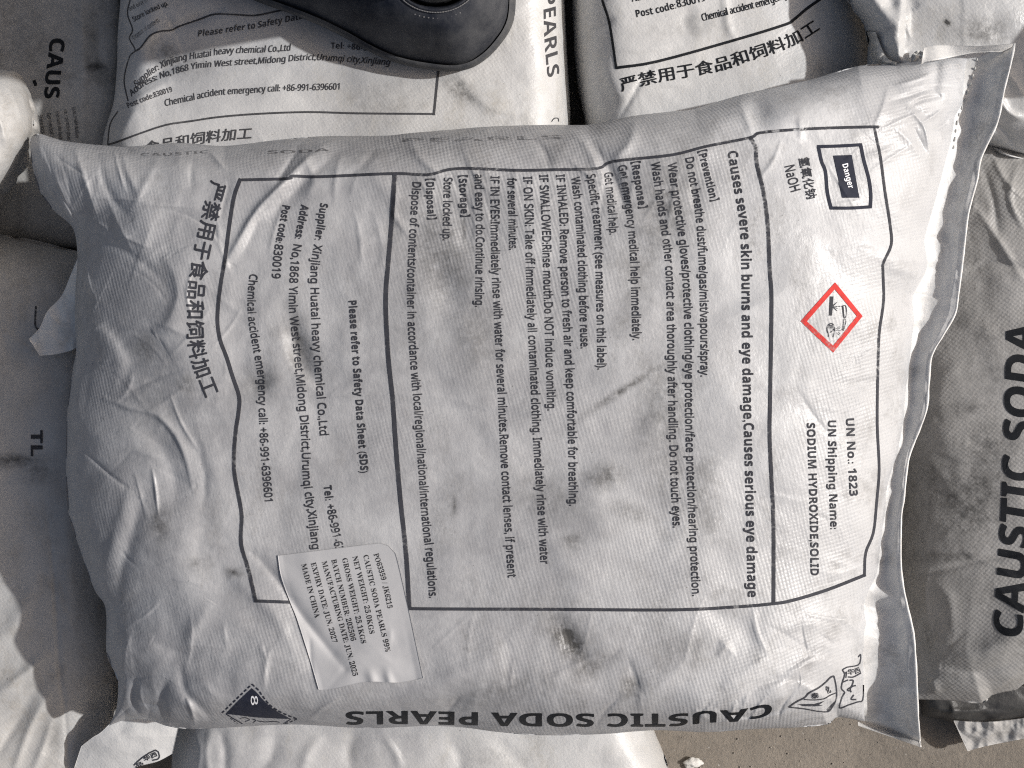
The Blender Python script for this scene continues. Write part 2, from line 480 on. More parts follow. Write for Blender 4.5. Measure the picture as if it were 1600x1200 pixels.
# ================================================================== SETTING
fl = NB('concrete_floor')
_c = fl.mix(fl.ramp(fl.noise(9, 8, .7), .35, .65), (.29, .255, .215), (.19, .168, .142))
_c = fl.mix(fl.math('MULTIPLY', fl.ramp(fl.noise(55, 8, .8), .55, .68), .6), _c, (.09, .08, .07))
_c = fl.mix(fl.ramp(fl.noise(300, 2, .5), .70, .76), _c, (.42, .40, .37))
fl.l(_c, fl.b.inputs['Base Color'])
fl.b.inputs['Roughness'].default_value = .85
_bp = fl.n('Bump'); _bp.inputs['Distance'].default_value = 1
fl.l(fl.math('MULTIPLY', fl.noise(160, 8, .75), .0022), _bp.inputs['Height']); fl.l(_bp.outputs[0], fl.b.inputs['Normal'])
xs = np.linspace(-6, 6, 3)
tag(meshobj('floor', [(-8, -8, 0), (8, -8, 0), (8, 8, 0), (-8, 8, 0)], [[0, 1, 2, 3]], fl.m, None, False), kind='structure')

GRP = 'white sacks lying in the pile'
def sack_thing(cx, cy, z, label):
    p = world(np.array(cx), np.array(cy), np.array(z))
    return thing('sack', tuple(float(q) for q in p), label, 'sack', GRP)

# ================================================================== MAIN SACK
mL = [(50, 213), (47, 224), (52, 266), (63, 301), (84, 329), (114, 357), (121, 403), (118, 450), (117, 500), (119, 547), (114, 575), (105, 645), (103, 733),
      (107, 803), (122, 850), (147, 920), (165, 951), (166, 1018), (175, 1043), (184, 1060), (182, 1106), (170, 1134)]
mT = [(50, 213), (62, 209), (100, 220), (150, 226), (200, 229), (280, 223), (350, 228), (430, 219), (500, 213), (600, 212), (640, 208), (700, 203), (760, 198),
      (850, 195), (920, 195), (955, 188), (990, 181), (1050, 174), (1085, 170), (1162, 147), (1260, 126), (1341, 103), (1400, 99), (1435, 92), (1516, 79)]
mR = [(1516, 79), (1509, 158), (1496, 182), (1491, 217), (1474, 280), (1460, 333), (1449, 375), (1454, 410), (1448, 430), (1430, 463), (1433, 498), (1425, 558),
      (1419, 603), (1416, 652), (1407, 708), (1391, 761), (1386, 810), (1374, 896), (1353, 945), (1358, 976), (1351, 1025), (1349, 1071), (1351, 1127)]
mB = [(170, 1134), (196, 1125), (231, 1125), (263, 1135), (298, 1139), (350, 1137), (455, 1132), (550, 1137), (605, 1137), (696, 1134), (780, 1144), (850, 1149),
      (940, 1147), (1025, 1141), (1102, 1144), (1183, 1139), (1240, 1137), (1292, 1132), (1309, 1121), (1351, 1127)]
mf = [
    crease([(525, 214), (482, 245), (440, 288), (400, 330), (368, 384), (352, 415)], 4.5, 6.0, wl=10), crease([(470, 222), (455, 250), (432, 285)], 5, -3.5), crease([(58, 225), (75, 285), (106, 342), (124, 398)], 2.5, 2.2), crease([(68, 232), (92, 298), (118, 345), (132, 395)], 2.5, -2.0), crease([(135, 402), (138, 440), (150, 468)], 3, 2.5), crease([(125, 560), (140, 520), (170, 500)], 3, 2), crease([(178, 228), (184, 260), (196, 300)], 3, 2.2), crease([(398, 345), (420, 325), (445, 312)], 2.5, 1.2), crease([(300, 420), (292, 460), (300, 500)], 3, 1.6), crease([(262, 560), (300, 520), (330, 480)], 2.5, 1.0), crease([(330, 545), (360, 510), (378, 480)], 2.5, 1.0),
    crease([(545, 225), (500, 262), (455, 305), (420, 345)], 10, -3.5),
    crease([(115, 224), (132, 280), (150, 335)], 6, 3.5),
    crease([(60, 230), (90, 290), (112, 345), (128, 400)], 7, 5),
    crease([(189, 231), (200, 270), (217, 308)], 6, 3.5, wl=10),
    crease([(326, 233), (338, 248), (352, 264)], 4, 3),
    crease([(150, 240), (170, 300), (205, 345)], 9, -3.5),
    crease([(250, 240), (225, 290), (205, 330)], 8, 2.5),
    crease([(120, 400), (160, 380), (200, 395), (245, 430), (268, 470)], 10, -2.6),
    bump(175, 440, 40, 45, 20, -3.5), bump(215, 350, 45, 40, 0, 4),
    crease([(258, 400), (274, 430), (278, 465), (262, 505), (240, 520)], 10, 5.5, wl=30),
    crease([(135, 500), (170, 520), (195, 560), (190, 590)], 9, 4, 'fold'),
    crease([(161, 622), (200, 637), (242, 648), (273, 680), (291, 722), (300, 762)], 3.4, 3.4, wl=9),
    crease([(215, 660), (255, 700), (275, 760), (268, 800)], 16, -3.5),
    crease([(266, 617), (284, 663), (310, 705)], 2.4, 1.7),
    crease([(306, 690), (320, 740), (318, 790)], 9, -2.2),
    crease([(238, 733), (243, 765), (247, 803)], 2.5, 2.5),
    crease([(119, 694), (150, 722), (182, 750), (210, 768)], 2.4, -2.2),
    crease([(205, 762), (190, 800), (176, 850), (160, 905)], 11, 4.5, wl=18),
    crease([(222, 780), (205, 840), (188, 900), (180, 945)], 13, -4.5),
    crease([(180, 620), (280, 621), (400, 618), (520, 617), (620, 616), (700, 622), (760, 640)], 2.2, .9),
    crease([(600, 630), (680, 636), (770, 645), (860, 660)], 6, -1.0),
    bump(468, 545, 14, 55, -18, -4), bump(402, 600, 22, 18, -30, -3.5), bump(430, 575, 18, 30, 0, 2),
    crease([(440, 510), (455, 560), (490, 600), (505, 625)], 6, 2.5, 'fold'),
    crease([(282, 1040), (290, 1080), (318, 1110), (338, 1138)], 9, -4.5),
    crease([(262, 1062), (250, 1090), (258, 1130)], 9, -5), crease([(292, 1092), (300, 1112), (306, 1136)], 4, 4),
    crease([(200, 985), (192, 1040), (188, 1090)], 10, 4, wl=14), crease([(212, 1060), (206, 1095), (222, 1124)], 6, -4),
    crease([(238, 1000), (280, 1020), (330, 1022)], 14, -3),
    crease([(330, 940), (300, 990), (290, 1020)], 14, 3),
    crease([(392, 862), (406, 875), (438, 913), (466, 955), (508, 1008), (538, 1045)], 7, -4.0, wl=10),
    crease([(360, 900), (420, 950), (450, 1000), (470, 1050)], 14, 3),
    crease([(1400, 133), (1432, 124), (1462, 112)], 4, 3.5), crease([(1388, 160), (1420, 150), (1455, 140), (1470, 152)], 5, -3),
    crease([(1418, 167), (1434, 184), (1446, 203), (1452, 236)], 4, 3.2), crease([(1440, 192), (1458, 182), (1478, 166)], 4, 3),
    crease([(1420, 168), (1440, 156), (1470, 150)], 4, -3), crease([(1455, 205), (1475, 195), (1482, 180)], 4, -3),
    crease([(1425, 195), (1440, 225), (1448, 240)], 5, -3), crease([(1400, 200), (1425, 225), (1440, 250)], 6, 2.5),
    bump(1463, 110, 9, 28, 4, -5),
    bump(1183, 172, 20, 26, -10, -7), crease([(1150, 150), (1163, 175), (1176, 212)], 7, 3),
    bump(1115, 195, 30, 16, 0, 3), bump(1255, 165, 45, 22, -10, 3), bump(1330, 175, 30, 26, 0, -3),
    crease([(920, 222), (945, 255), (966, 298), (978, 330)], 11, -6.5), crease([(885, 200), (915, 225), (940, 275)], 9, 4.5),
    crease([(990, 190), (985, 220), (960, 250)], 9, 4), crease([(830, 215), (850, 235), (858, 260)], 6, -3),
    crease([(640, 215), (655, 245), (690, 275)], 8, 3.2), crease([(560, 235), (600, 290), (660, 340)], 20, 2.6), crease([(720, 215), (740, 240), (780, 300)], 14, 2.0),
    crease([(780, 290), (820, 340), (850, 420)], 22, 1.6), crease([(690, 280), (720, 350), (740, 410)], 16, -1.8),
    crease([(470, 240), (490, 275), (480, 310)], 8, 2.5), crease([(590, 222), (575, 250), (545, 275)], 7, -2.5),
    crease([(960, 560), (880, 600), (820, 600)], 18, -1.2),
    bump(730, 520, 20, 50, -20, 2.0), bump(700, 450, 18, 50, -25, -2), bump(660, 480, 22, 40, -10, 1.4),
    crease([(1095, 950), (1160, 985), (1185, 1030)], 22, -3), crease([(1130, 1075), (1185, 1040), (1235, 1010)], 14, 2.4),
    crease([(1150, 1095), (1200, 1065), (1250, 1060)], 9, -4), crease([(1200, 1085), (1255, 1040), (1290, 1030)], 10, 3),
    crease([(1085, 1110), (1120, 1128), (1200, 1120), (1250, 1105)], 5, 4.0), crease([(1120, 1108), (1160, 1120), (1215, 1113)], 4, -3.6), crease([(1130, 1132), (1142, 1116), (1150, 1098)], 3, 2.6), crease([(1170, 1132), (1180, 1112), (1196, 1090)], 3, 2.6), crease([(1215, 1128), (1222, 1104), (1240, 1080)], 3, -2.6), crease([(1080, 1138), (1090, 1120), (1110, 1095)], 3, -2.4), crease([(690, 1132), (700, 1112), (720, 1085)], 4, -2), crease([(930, 1142), (940, 1118), (970, 1085)], 4, -2), crease([(480, 1130), (500, 1110), (530, 1090)], 4, 2),
    bump(890, 1000, 14, 45, -35, -2.4), crease([(850, 1065), (900, 1040), (960, 1010)], 9, 1.8), bump(940, 1060, 30, 40, 0, -1.6),
    crease([(600, 1100), (680, 1070), (760, 1030), (800, 1000)], 16, 1.8), bump(730, 1085, 45, 18, -10, -2),
    bump(990, 1070, 16, 22, 0, -2), crease([(1310, 960), (1340, 985), (1352, 1010)], 8, 3),
    crease([(1250, 1070), (1300, 1095), (1345, 1115)], 8, 4), crease([(1390, 420), (1420, 425), (1440, 440)], 8, 2.5),
    crease([(1330, 240), (1400, 330), (1430, 420)], 26, 2.2), crease([(1290, 640), (1330, 760), (1330, 850)], 24, 1.6),
    crease([(1080, 520), (1150, 640), (1170, 720)], 24, 1.6), crease([(1060, 600), (1000, 690), (960, 740)], 22, 1.2),
]
main = Sack(mL, mT, mR, mB, .172, .080, (190, 88, 330, 86), .128, [(lambda g: (lambda x, y: .82 * g(x, y)))(q) for q in mf], .9, 1, 2.0, (.18, .0, .30, .0), 2.0, fine=140, dome=(990, 4.0e-5), dust=lambda x, y: .85 - .75 * sstep(850, 1250, x) + .15 * sstep(950, 1100, y), amp=lambda x, y: .95 + .75 * (1 - sstep(250, 620, x)) + .35 * sstep(880, 1060, y) * (1 - sstep(1000, 1250, x)), stains=[  # dust here paints the sun shading: albedo dark at left, light at right
    (888, 1000, 16, 34, -35, .9), (925, 1040, 30, 14, -25, .5), (945, 745, 26, 16, -15, .55), (985, 800, 30, 12, 20, .35), (895, 845, 14, 12, 0, .5),
    (980, 605, 62, 5, -33, .6), (700, 365, 16, 8, 0, .5), (710, 790, 3, 12, 0, .6), (725, 365, 3, 22, 0, .7), (1060, 470, 14, 30, 0, .3),
    (690, 400, 46, 80, -20, .42), (745, 520, 30, 60, -15, .35), (1040, 330, 40, 80, 15, .42), (1040, 640, 40, 80, 10, .35), (470, 545, 18, 50, -18, .5), (405, 600, 26, 18, -30, .45), (860, 780, 60, 30, 20, .3), (780, 1080, 70, 20, -10, .35), (640, 500, 30, 60, 0, .2), (1000, 420, 24, 60, 10, .3), (240, 640, 40, 50, 0, .2), (310, 880, 14, 10, 0, .4), (365, 895, 10, 6, 0, .7), (248, 820, 14, 22, 0, .5), (290, 600, 12, 10, 0, .6), (226, 545, 14, 16, 0, .5),  # spots at (470, 545) and (405, 600) are darker patches lying over two dents
    (1030, 360, 30, 60, 20, .25), (1100, 760, 20, 60, 0, .3), (560, 870, 20, 30, 0, .2), (985, 1075, 16, 20, 0, .5), (1080, 1010, 40, 20, 0, .25), (870, 230, 14, 22, 0, .25)])
mt = sack_thing(760, 640, .143, 'large white woven sack in the middle with warning panel and stuck-on paper label')
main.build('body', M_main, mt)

P = Print()
warn = [
    ("Causes severe skin burns and eye damage,Causes serious eye damage", [(1137, 237), (1146, 290), (1156, 350), (1159, 420), (1160, 540), (1162, 640), (1165, 760), (1167, 850), (1169, 933)], 15.5, 'b'),
    ("【Prevention】", [(1091, 236), (1101, 275), (1111, 315)], 12, 'b'),
    ("Do not breathe dust/fume/gas/mist/vapours/spray.", [(1071, 247), (1079, 290), (1087, 335), (1092, 400), (1094, 470), (1095, 530), (1095, 588)], 13.2, 'r'),
    ("Wear protective gloves/protective clothing/eye protection/face protection/hearing protection.", [(1044, 255), (1050, 300), (1058, 350), (1065, 410), (1069, 480), (1071, 560), (1071, 640), (1073, 720), (1076, 800), (1082, 931)], 13.2, 'r'),
    ("Wash hands and other contact area thoroughly after handling. Do not touch eyes.", [(1018, 254), (1026, 310), (1035, 370), (1041, 430), (1043, 520), (1045, 640), (1048, 740), (1052, 824)], 13.2, 'r'),
    ("【Response】", [(987, 253), (993, 290), (999, 326)], 12, 'b'),
    ("Get emergency medical help immediately.", [(966, 259), (973, 300), (980, 345), (985, 400), (987, 460), (989, 531)], 13.2, 'r'),
    ("Get medical help.", [(944, 270), (949, 310), (953, 366)], 13.2, 'r'),
    ("Specific treatment (see measures on this label).", [(917, 273), (923, 310), (929, 360), (931, 420), (933, 500), (934, 577)], 13.2, 'r'),
    ("Wash contaminated clothing before reuse.", [(893, 277), (899, 330), (903, 390), (905, 450), (908, 544)], 13.2, 'r'),
    ("IF INHALED: Remove person to fresh air and keep comfortable for breathing.", [(869, 273), (875, 345), (876, 410), (882, 540), (887, 645), (890, 790)], 13.2, 'r'),
    ("IF SWALLOWED:Rinse mouth.Do NOT induce vomiting.", [(843, 273), (847, 350), (849, 417), (852, 522), (856, 641)], 13.2, 'r'),
    ("IF ON SKIN: Take off immediately all contaminated clothing. Immediately rinse with water", [(818, 276), (821, 350), (822, 410), (825, 505), (830, 610), (834, 698), (840, 785), (845, 881)], 13.2, 'r'),
    ("for several minutes.", [(793, 278), (795, 340), (796, 390)], 13.2, 'r'),
    ("IF IN EYES:Immediately rinse with water for several minutes.Remove contact lenses, if present", [(767, 275), (768, 404), (772, 487), (778, 610), (782, 698), (787, 790), (794, 902)], 13.2, 'r'),
    ("and easy to do.Continue rinsing.", [(742, 272), (744, 350), (743, 479)], 13.2, 'r'),
    ("【Storage】", [(717, 274), (719, 305), (721, 339)], 12, 'b'),
    ("Store locked up.", [(694, 277), (693, 320), (692, 375)], 13.2, 'r'),
    ("【Disposal】", [(666, 279), (667, 310), (669, 343)], 12, 'b'),
    ("Dispose of contents/container in accordance with local/regional/national/international regulations.", [(645, 284), (638, 403), (637, 487), (642, 575), (648, 645), (654, 733), (660, 817), (666, 867), (671, 934)], 13.2, 'r'),
    ("Please refer to Safety Data Sheet (SDS)", [(545, 470), (551, 557), (557, 645), (564, 739)], 12, 'b'),
    ("Supplier:", [(501, 317), (497, 345), (492, 374)], 12, 'b'),
    ("Xinjiang Huatai heavy chemical Co.,Ltd", [(491, 381), (486, 417), (486, 470), (488, 520), (492, 575), (497, 640), (500, 680)], 13, 'r'),
    ("Tel:", [(506, 759), (509, 782)], 12, 'b'),
    ("+86-991-63", [(510, 789), (516, 820), (525, 862)], 13, 'r'),
    ("Address:", [(471, 319), (466, 345), (461, 372)], 12, 'b'),
    ("No,1868 Yimin West street,Midong District,Urumqi city,Xinjiang", [(459, 381), (454, 417), (452, 480), (458, 540), (465, 610), (471, 680), (474, 750), (481, 800), (488, 858)], 13, 'r'),
    ("Post code:", [(442, 320), (437, 348), (431, 378)], 12, 'b'),
    ("830019", [(430, 381), (427, 405), (425, 434)], 13, 'r'),
    ("Chemical accident emergency call: +86-991-6396601", [(390, 428), (387, 470), (389, 505), (396, 547), (403, 590), (405, 650), (408, 715), (414, 783)], 12.5, 'r'),
    ("UN No.: 1823", [(1322, 654), (1325, 715), (1328, 775)], 12.5, 'b'),
    ("UN Shipping Name:", [(1294, 657), (1295, 740), (1298, 827)], 12.5, 'b'),
    ("SODIUM HYDROXIDE,SOLID", [(1261, 661), (1264, 750), (1266, 830), (1267, 899)], 12.5, 'b'),
    ("NaOH", [(1226, 260), (1231, 282), (1236, 300)], 15.5, 'r'),
]
for t_, b_, c_, s_ in warn: P.text(t_, b_, c_, s_, fat=.8 if s_ == 'r' else .35)
P.text("氢氧化钠", [(1249, 247), (1255, 278), (1262, 311)], 17, 'c', fat=.7)
P.text("严禁用于食品和饲料加工", [(331, 281), (321, 318), (313, 355), (304, 395), (297, 440), (294, 480), (294, 520), (298, 555), (308, 588), (321, 621)], 28, 'c', fat=1.3)
P.build('printed_text', M_ink, mt, main.F)

P = Print()
P.stroke([(376, 281), (450, 279), (457, 275), (500, 276), (615, 271), (668, 273), (700, 265), (735, 263), (805, 266), (868, 265), (934, 263), (959, 252), (1050, 242), (1102, 229), (1172, 215), (1190, 207), (1267, 201), (1365, 198), (1370, 199)], 4.5)
P.stroke([(1367, 197), (1368, 207), (1376, 245), (1383, 298), (1391, 350), (1393, 382), (1381, 410), (1380, 425), (1381, 470), (1374, 522), (1372, 582), (1371, 663), (1374, 733), (1370, 785), (1365, 832), (1353, 864), (1351, 899)], 4, d=.00005)
P.stroke([(1353, 898), (1292, 922), (1239, 938), (1211, 943), (1155, 948), (1050, 953), (850, 952), (640, 951), (560, 946), (480, 942), (399, 939)], 5)
P.stroke([(1172, 213), (1181, 231), (1183, 256), (1193, 298), (1200, 350), (1203, 420), (1206, 470), (1204, 610), (1203, 680), (1206, 750), (1209, 820), (1209, 943)], 5.5, d=.0001)
P.stroke([(617, 270), (612, 350), (607, 410), (603, 470), (607, 557), (614, 624), (619, 698), (626, 780), (635, 867), (640, 953)], 6.5, d=.0001)
P.stroke([(376, 279), (366, 308), (359, 350), (352, 403), (344, 452), (340, 498), (344, 530), (354, 557), (364, 589), (374, 620), (373, 645), (368, 680), (366, 733), (375, 785), (378, 808), (377, 850), (389, 892), (400, 941)], 5.5, d=.0001)
P.build('printed_frame', M_ink, mt, main.F)

P = Print()
P.stroke([(1279, 229), (1284, 252), (1290, 268), (1293, 300), (1299, 326)], 5, sm=5)
P.stroke([(1345, 226), (1350, 250), (1358, 280), (1361, 305), (1360, 325)], 5, sm=5)
P.stroke([(1277, 229), (1312, 228), (1347, 226)], 5, d=.00005); P.stroke([(1297, 325), (1330, 325), (1362, 323)], 5, d=.00005)
P.poly([(1302, 243), (1331, 242), (1336, 270), (1343, 309), (1316, 309), (1308, 270)], 0)
P.build('danger_sign_print', M_navy, mt, main.F)
M_white = ink('knocked_out_white', (.58, .58, .59), .2)
P = Print(); P.text("Danger", [(1316, 257), (1321, 276), (1326, 295)], 9, 'b'); P.build('danger_word', M_white, mt, main.F, .0007)

P = Print()      # red diamond
P.poly([(1305, 441), (1348, 494), (1302, 551), (1251, 502)], 0, [(1304.5, 452), (1339, 494), (1302, 540), (1261, 502)])
P.build('hazard_diamond', M_red, mt, main.F)
P = Print()
Z = lambda L_: [(1230 + x / 8, 420 + y / 8) for x, y in L_]
P.poly(Z([(535, 345), (580, 345), (572, 465), (562, 585), (523, 585), (530, 470)]))
P.stroke(Z([(570, 470), (630, 470), (700, 468)]), 1.2, dash=(3, 1.5), sm=1)
for e in ([(575, 455), (625, 420)], [(580, 462), (600, 440)], [(578, 485), (625, 525)], [(578, 480), (630, 495)]): P.stroke(Z(e), 1, sm=1)
P.stroke(Z([(690, 465), (730, 460), (742, 520), (738, 590), (722, 610), (705, 600), (700, 540), (690, 465)]), 1.3, sm=2)
P.poly(Z([(692, 470), (706, 470), (718, 600), (705, 600)]))
P.stroke(Z([(700, 640), (718, 625), (733, 650), (722, 720), (705, 775)]), 1.3); P.poly(Z([(700, 640), (712, 640), (705, 775), (675, 765), (692, 740)]))
for e in ([(610, 775), (670, 768)], [(620, 750), (660, 715)], [(628, 760), (665, 735)], [(618, 800), (660, 832)], [(640, 795), (665, 810)]): P.stroke(Z(e), 1, sm=1)
P.stroke(Z([(520, 855), (515, 810), (503, 780), (500, 725), (520, 698), (555, 682), (582, 705), (585, 730), (598, 740), (588, 800), (575, 855)]), 1.6, sm=2)
for x in (520, 536, 552, 568): P.stroke(Z([(x, 700), (x - 4, 745)]), 1.2, sm=1)
P.stroke(Z([(540, 795), (575, 770), (582, 745)]), 1.4)
P.build('corrosion_pictogram', M_ink, mt, main.F)

P = Print()      # dark placard with the figure 8
ZP = lambda L_: [(330 + x / 10.667, 1040 + y / 10.667) for x, y in L_]
P.poly(ZP([(680, 375), (770, 460), (855, 560), (920, 625), (1010, 705), (1120, 780), (1330, 890), (1130, 885), (750, 865), (500, 835), (240, 805), (450, 590)]))
P.stroke(ZP([(180, 790), (430, 550), (680, 310)]), 2.4, dash=(5, 3), sm=2); P.stroke(ZP([(680, 310), (780, 400), (860, 510), (960, 640), (1090, 740), (1250, 820), (1430, 890)]), 2.4, dash=(5.5, 3), sm=3)
P.stroke(ZP([(1430, 890), (1330, 935), (1230, 975)]), 1.8, dash=(5, 2.5)); P.stroke(ZP([(250, 810), (380, 890), (520, 970)]), 1.6); P.stroke(ZP([(320, 880), (440, 965)]), 1.4, dash=(4, 2), sm=1)
P.stroke(ZP([(1330, 890), (1270, 930), (1200, 972)]), 1.6)
P.stroke(ZP([(480, 880), (560, 870), (640, 900), (560, 935)]), 1.2); P.stroke(ZP([(690, 890), (740, 915), (700, 950)]), 1.6); P.stroke(ZP([(760, 920), (900, 940), (1040, 930), (1140, 945)]), 1.3)
P.build('corrosive_placard', M_navy, mt, main.F)
P = Print(); P.text("8", [(389.5, 1089), (389.7, 1100)], 12, 'r'); 
P = Print(); P.text("8", [(391.5, 1087.5), (392.5, 1101.5)], 10.5, 'r', fat=.5); P.build('placard_figure', M_white, mt, main.F, .0007)

P = Print()
P.text("CAUS", [(1205, 1098), (1160, 1108), (1105, 1111), (1046, 1117)], 18, 'b', fat=1.0, slant=.1)
P.build('printed_title', M_inkbold, mt, main.F); P = Print()
P.text("TIC SODA PEARLS", [(1040, 1115), (990, 1115), (900, 1115), (800, 1114), (700, 1112), (640, 1111), (541, 1112)], 20, 'b', fat=1.0)
P.build('printed_title', M_inkbold, mt, main.F)
P = Print()      # faint, strongly foreshortened print on the far flank
for t_, b_, c_ in (("CAUSTIC", [(220, 244), (270, 243), (326, 239)], 5), ("SODA", [(418, 240), (468, 239), (515, 236)], 5), ("PEARLS", [(628, 222), (700, 221), (790, 219), (878, 217)], 6)):
    P = Print(); P.text(t_, b_, c_, 'b'); P.build('flank_print', M_inkfaint, mt, main.F)

P = Print()      # maker's mark, lower right
ZL = lambda L_: [(1220 + x / 8, 1000 + y / 8) for x, y in L_]
P.stroke(ZL([(100, 840), (200, 770), (300, 720), (350, 665), (470, 600), (560, 530), (620, 470), (665, 450)]), 2.6)
P.stroke(ZL([(665, 450), (690, 560), (700, 660), (690, 750), (650, 830), (590, 895), (450, 890), (300, 862), (100, 840)]), 2.2)
P.stroke(ZL([(290, 745), (420, 750), (540, 735), (610, 695), (695, 660)]), 1.8)
P.poly(ZL([(690, 750), (650, 815), (590, 895), (570, 870), (640, 800)]))
P.poly(ZL([(210, 805), (300, 800), (420, 800), (520, 770), (545, 765), (480, 810), (530, 822), (400, 832), (280, 828)]), .00005)
P.text("化", ZL([(580, 670), (630, 650)]), 12, 'c', fat=.6, d=.0001); P.text("泰", ZL([(385, 735), (480, 720)]), 9, 'c', fat=.6, d=.0001)
P.stroke(ZL([(770, 375), (830, 340), (930, 325), (990, 290), (1000, 180), (968, 215)]), 2, sm=2)
P.stroke(ZL([(770, 375), (800, 430), (770, 530), (760, 610), (800, 655), (770, 710), (735, 850), (840, 815), (960, 775), (1025, 750), (1035, 560)]), 2.2, sm=3)
P.stroke(ZL([(840, 462), (910, 462), (1005, 410)]), 2.2); P.stroke(ZL([(770, 530), (845, 498)]), 2)
P.text("华", ZL([(840, 435), (915, 425)]), 9, 'c', fat=.5, d=.0001); P.text("西", ZL([(930, 425), (1000, 395)]), 9, 'c', fat=.5, d=.0001)
P.stroke(ZL([(805, 420), (825, 400), (815, 475)]), 1.6)
P.stroke(ZL([(860, 505), (905, 505), (895, 560), (870, 610), (880, 655)]), 2.4); P.stroke(ZL([(940, 570), (900, 580), (835, 620), (860, 640)]), 2.2); P.stroke(ZL([(915, 685), (880, 740), (945, 745)]), 2.4)
P.build('printed_mark', M_ink, mt, main.F)

# paper label stuck on the print
TLc, TRc, BRc, BLc = (434, 868), (612, 846), (661, 1060), (498, 1076)
LE = smooth([TLc, (439, 900), (453, 940), (465, 970), (484, 1030), BLc], 6); RE = smooth([TRc, (622, 880), (640, 960), BRc], 6)
n, m = 110, 90
a_, b_ = resample(LE, np.linspace(0, 1, n)), resample(RE, np.linspace(0, 1, n))
tt = np.linspace(0, 1, m)
G = a_[:, None] * (1 - tt)[None, :, None] + b_[:, None] * tt[None, :, None]
vv, uu = np.meshgrid(np.linspace(0, 1, n), tt, indexing='ij')
# rounded top right corner, wavy foot
cr_ = np.clip((uu - .9) / .1, 0, 1) * np.clip((.09 - vv) / .09, 0, 1)
G[..., 0] -= 5 * cr_; G[..., 1] += 7 * cr_
G[..., 1] += 3.0 * np.sin(uu * 9 + .6) * sstep(.8, 1, vv)
def labelF(px, py): return main.F(px, py) + .0007
lab_rip = .0022 * sstep(.86, 1, vv) * (np.exp(-((uu - .52) / .05) ** 2) + .9 * np.exp(-((uu - .68) / .04) ** 2)) + .0010 * sstep(.93, 1, uu) * sstep(.4, .9, vv) + .0006 * sstep(.05, 0, uu)
px, py = G[..., 0].ravel(), G[..., 1].ravel()
z = labelF(px, py) + lab_rip.ravel()
Vt = world(px, py, z); Vb = Vt.copy(); Vb[:, 2] -= .0003
Fq = gridfaces(m, n); N_ = n * m
idx = np.arange(N_).reshape(n, m)
lp = np.concatenate([idx[0, :-1], idx[:-1, -1], idx[-1, :0:-1], idx[:0:-1, 0]]); nx_ = np.roll(lp, -1)
lab = meshobj('paper_label', np.vstack([Vt, Vb]), Fq.tolist() + (Fq + N_)[:, ::-1].tolist() + np.stack([lp, lp + N_, nx_ + N_, nx_], -1).tolist(), M_label, mt)
P = Print()
for t_, b_ in [("PO63359 / JK6215", [(584, 866), (597, 909), (606, 951)]), ("CAUSTIC SODA PEARLS 99%", [(568, 868), (587, 952), (603, 1019)]),
               ("NET WEIGHT: 25.0KGS", [(551, 870), (566, 931), (578, 991)]), ("GROSS WEIGHT: 25.1KGS", [(535, 873), (550, 940), (565, 1006)]),
               ("BATCH NUMBER: 202506", [(518, 875), (534, 940), (549, 1002)]), ("MANUFACTURING DATE: JUN, 2025", [(503, 878), (528, 968), (552, 1057)]),
               ("EXPIRY DATE: JUN, 2027", [(486, 880), (503, 943), (520, 1005)]), ("MADE IN CHINA", [(471, 882), (482, 925), (493, 966)])]:
    P.text(t_, b_, 8.2, 's')
P.build('label_text', M_labelink, lab, labelF, .00035)

# folded and sewn mouth of the sack
hO = [(1584, 68), (1577, 105), (1568, 140), (1558, 189), (1543, 222), (1530, 252), (1526, 280), (1512, 333), (1505, 390), (1496, 463), (1491, 491), (1472, 525), (1454, 558), (1450, 600), (1446, 642), (1432, 680),
      (1418, 719), (1411, 780), (1407, 812), (1407, 892), (1416, 945), (1426, 990), (1430, 1043), (1433, 1113), (1437, 1167)]
hI = [(1500, 84), (1497, 158), (1486, 182), (1480, 217), (1464, 280), (1450, 333), (1439, 375), (1442, 420), (1420, 463), (1421, 498), (1414, 558),
      (1408, 603), (1404, 652), (1394, 708), (1380, 761), (1374, 810), (1362, 896), (1344, 945), (1347, 976), (1341, 1025), (1339, 1071), (1341, 1134)]
def hemz(s, t, px, py):
    e = main.F(px * 0 + resample(smooth(hI, 5), s)[:, 0], resample(smooth(hI, 5), s)[:, 1]) - .0035
    rise = (.0075 + .006 * sstep(.7, .85, s)) * t ** 2 - .007 * np.sin(np.pi * np.minimum(1, t * 1.15)) * (s > -1)
    rise = rise * (1 - .55 * np.exp(-((s - .62) / .10) ** 2)) + .012 * (1 - sstep(.06, .2, s)) * t ** 1.3
    w = .0024 * fbm(px / 70, py / 50, 2, 31) * np.sin(np.pi * t * .8) - .0022 * np.abs(perlin(px / 46, py / 38, 33)) * t + .0016 * fbm(px / 30, py / 120, 2, 35) * t
    low = -.012 * sstep(.86, 1, s)
    dent = -.010 * np.exp(-((s - .955) / .03) ** 2) * np.sin(np.pi * t) + .006 * np.exp(-((s - .80) / .012) ** 2) * np.sin(np.pi * t)
    return e + rise + w + low + dent
hem = strip('sewn_mouth', hI, hO, hemz, M_hem, mt, 420, 40, .0018)
hem['label'] = 'folded mouth of the sack curling up along the right end'
_s = np.linspace(0, 1, 260); _e = resample(smooth(hO, 5), _s); _z = hemz(_s, np.ones(260), _e[:, 0], _e[:, 1]) - .0006
_c = world(_e[:, 0] + .8, _e[:, 1], _z); _a = np.linspace(0, 2 * np.pi, 9)[:-1]
_rr = .0011 * (1 + .35 * fbm(_s * 40, _s * 3, 2, 77))
_V = (_c[:, None] + np.stack([np.cos(_a)[None] * _rr[:, None], 0 * _rr[:, None] * _a[None], np.sin(_a)[None] * _rr[:, None]], -1)).reshape(-1, 3)
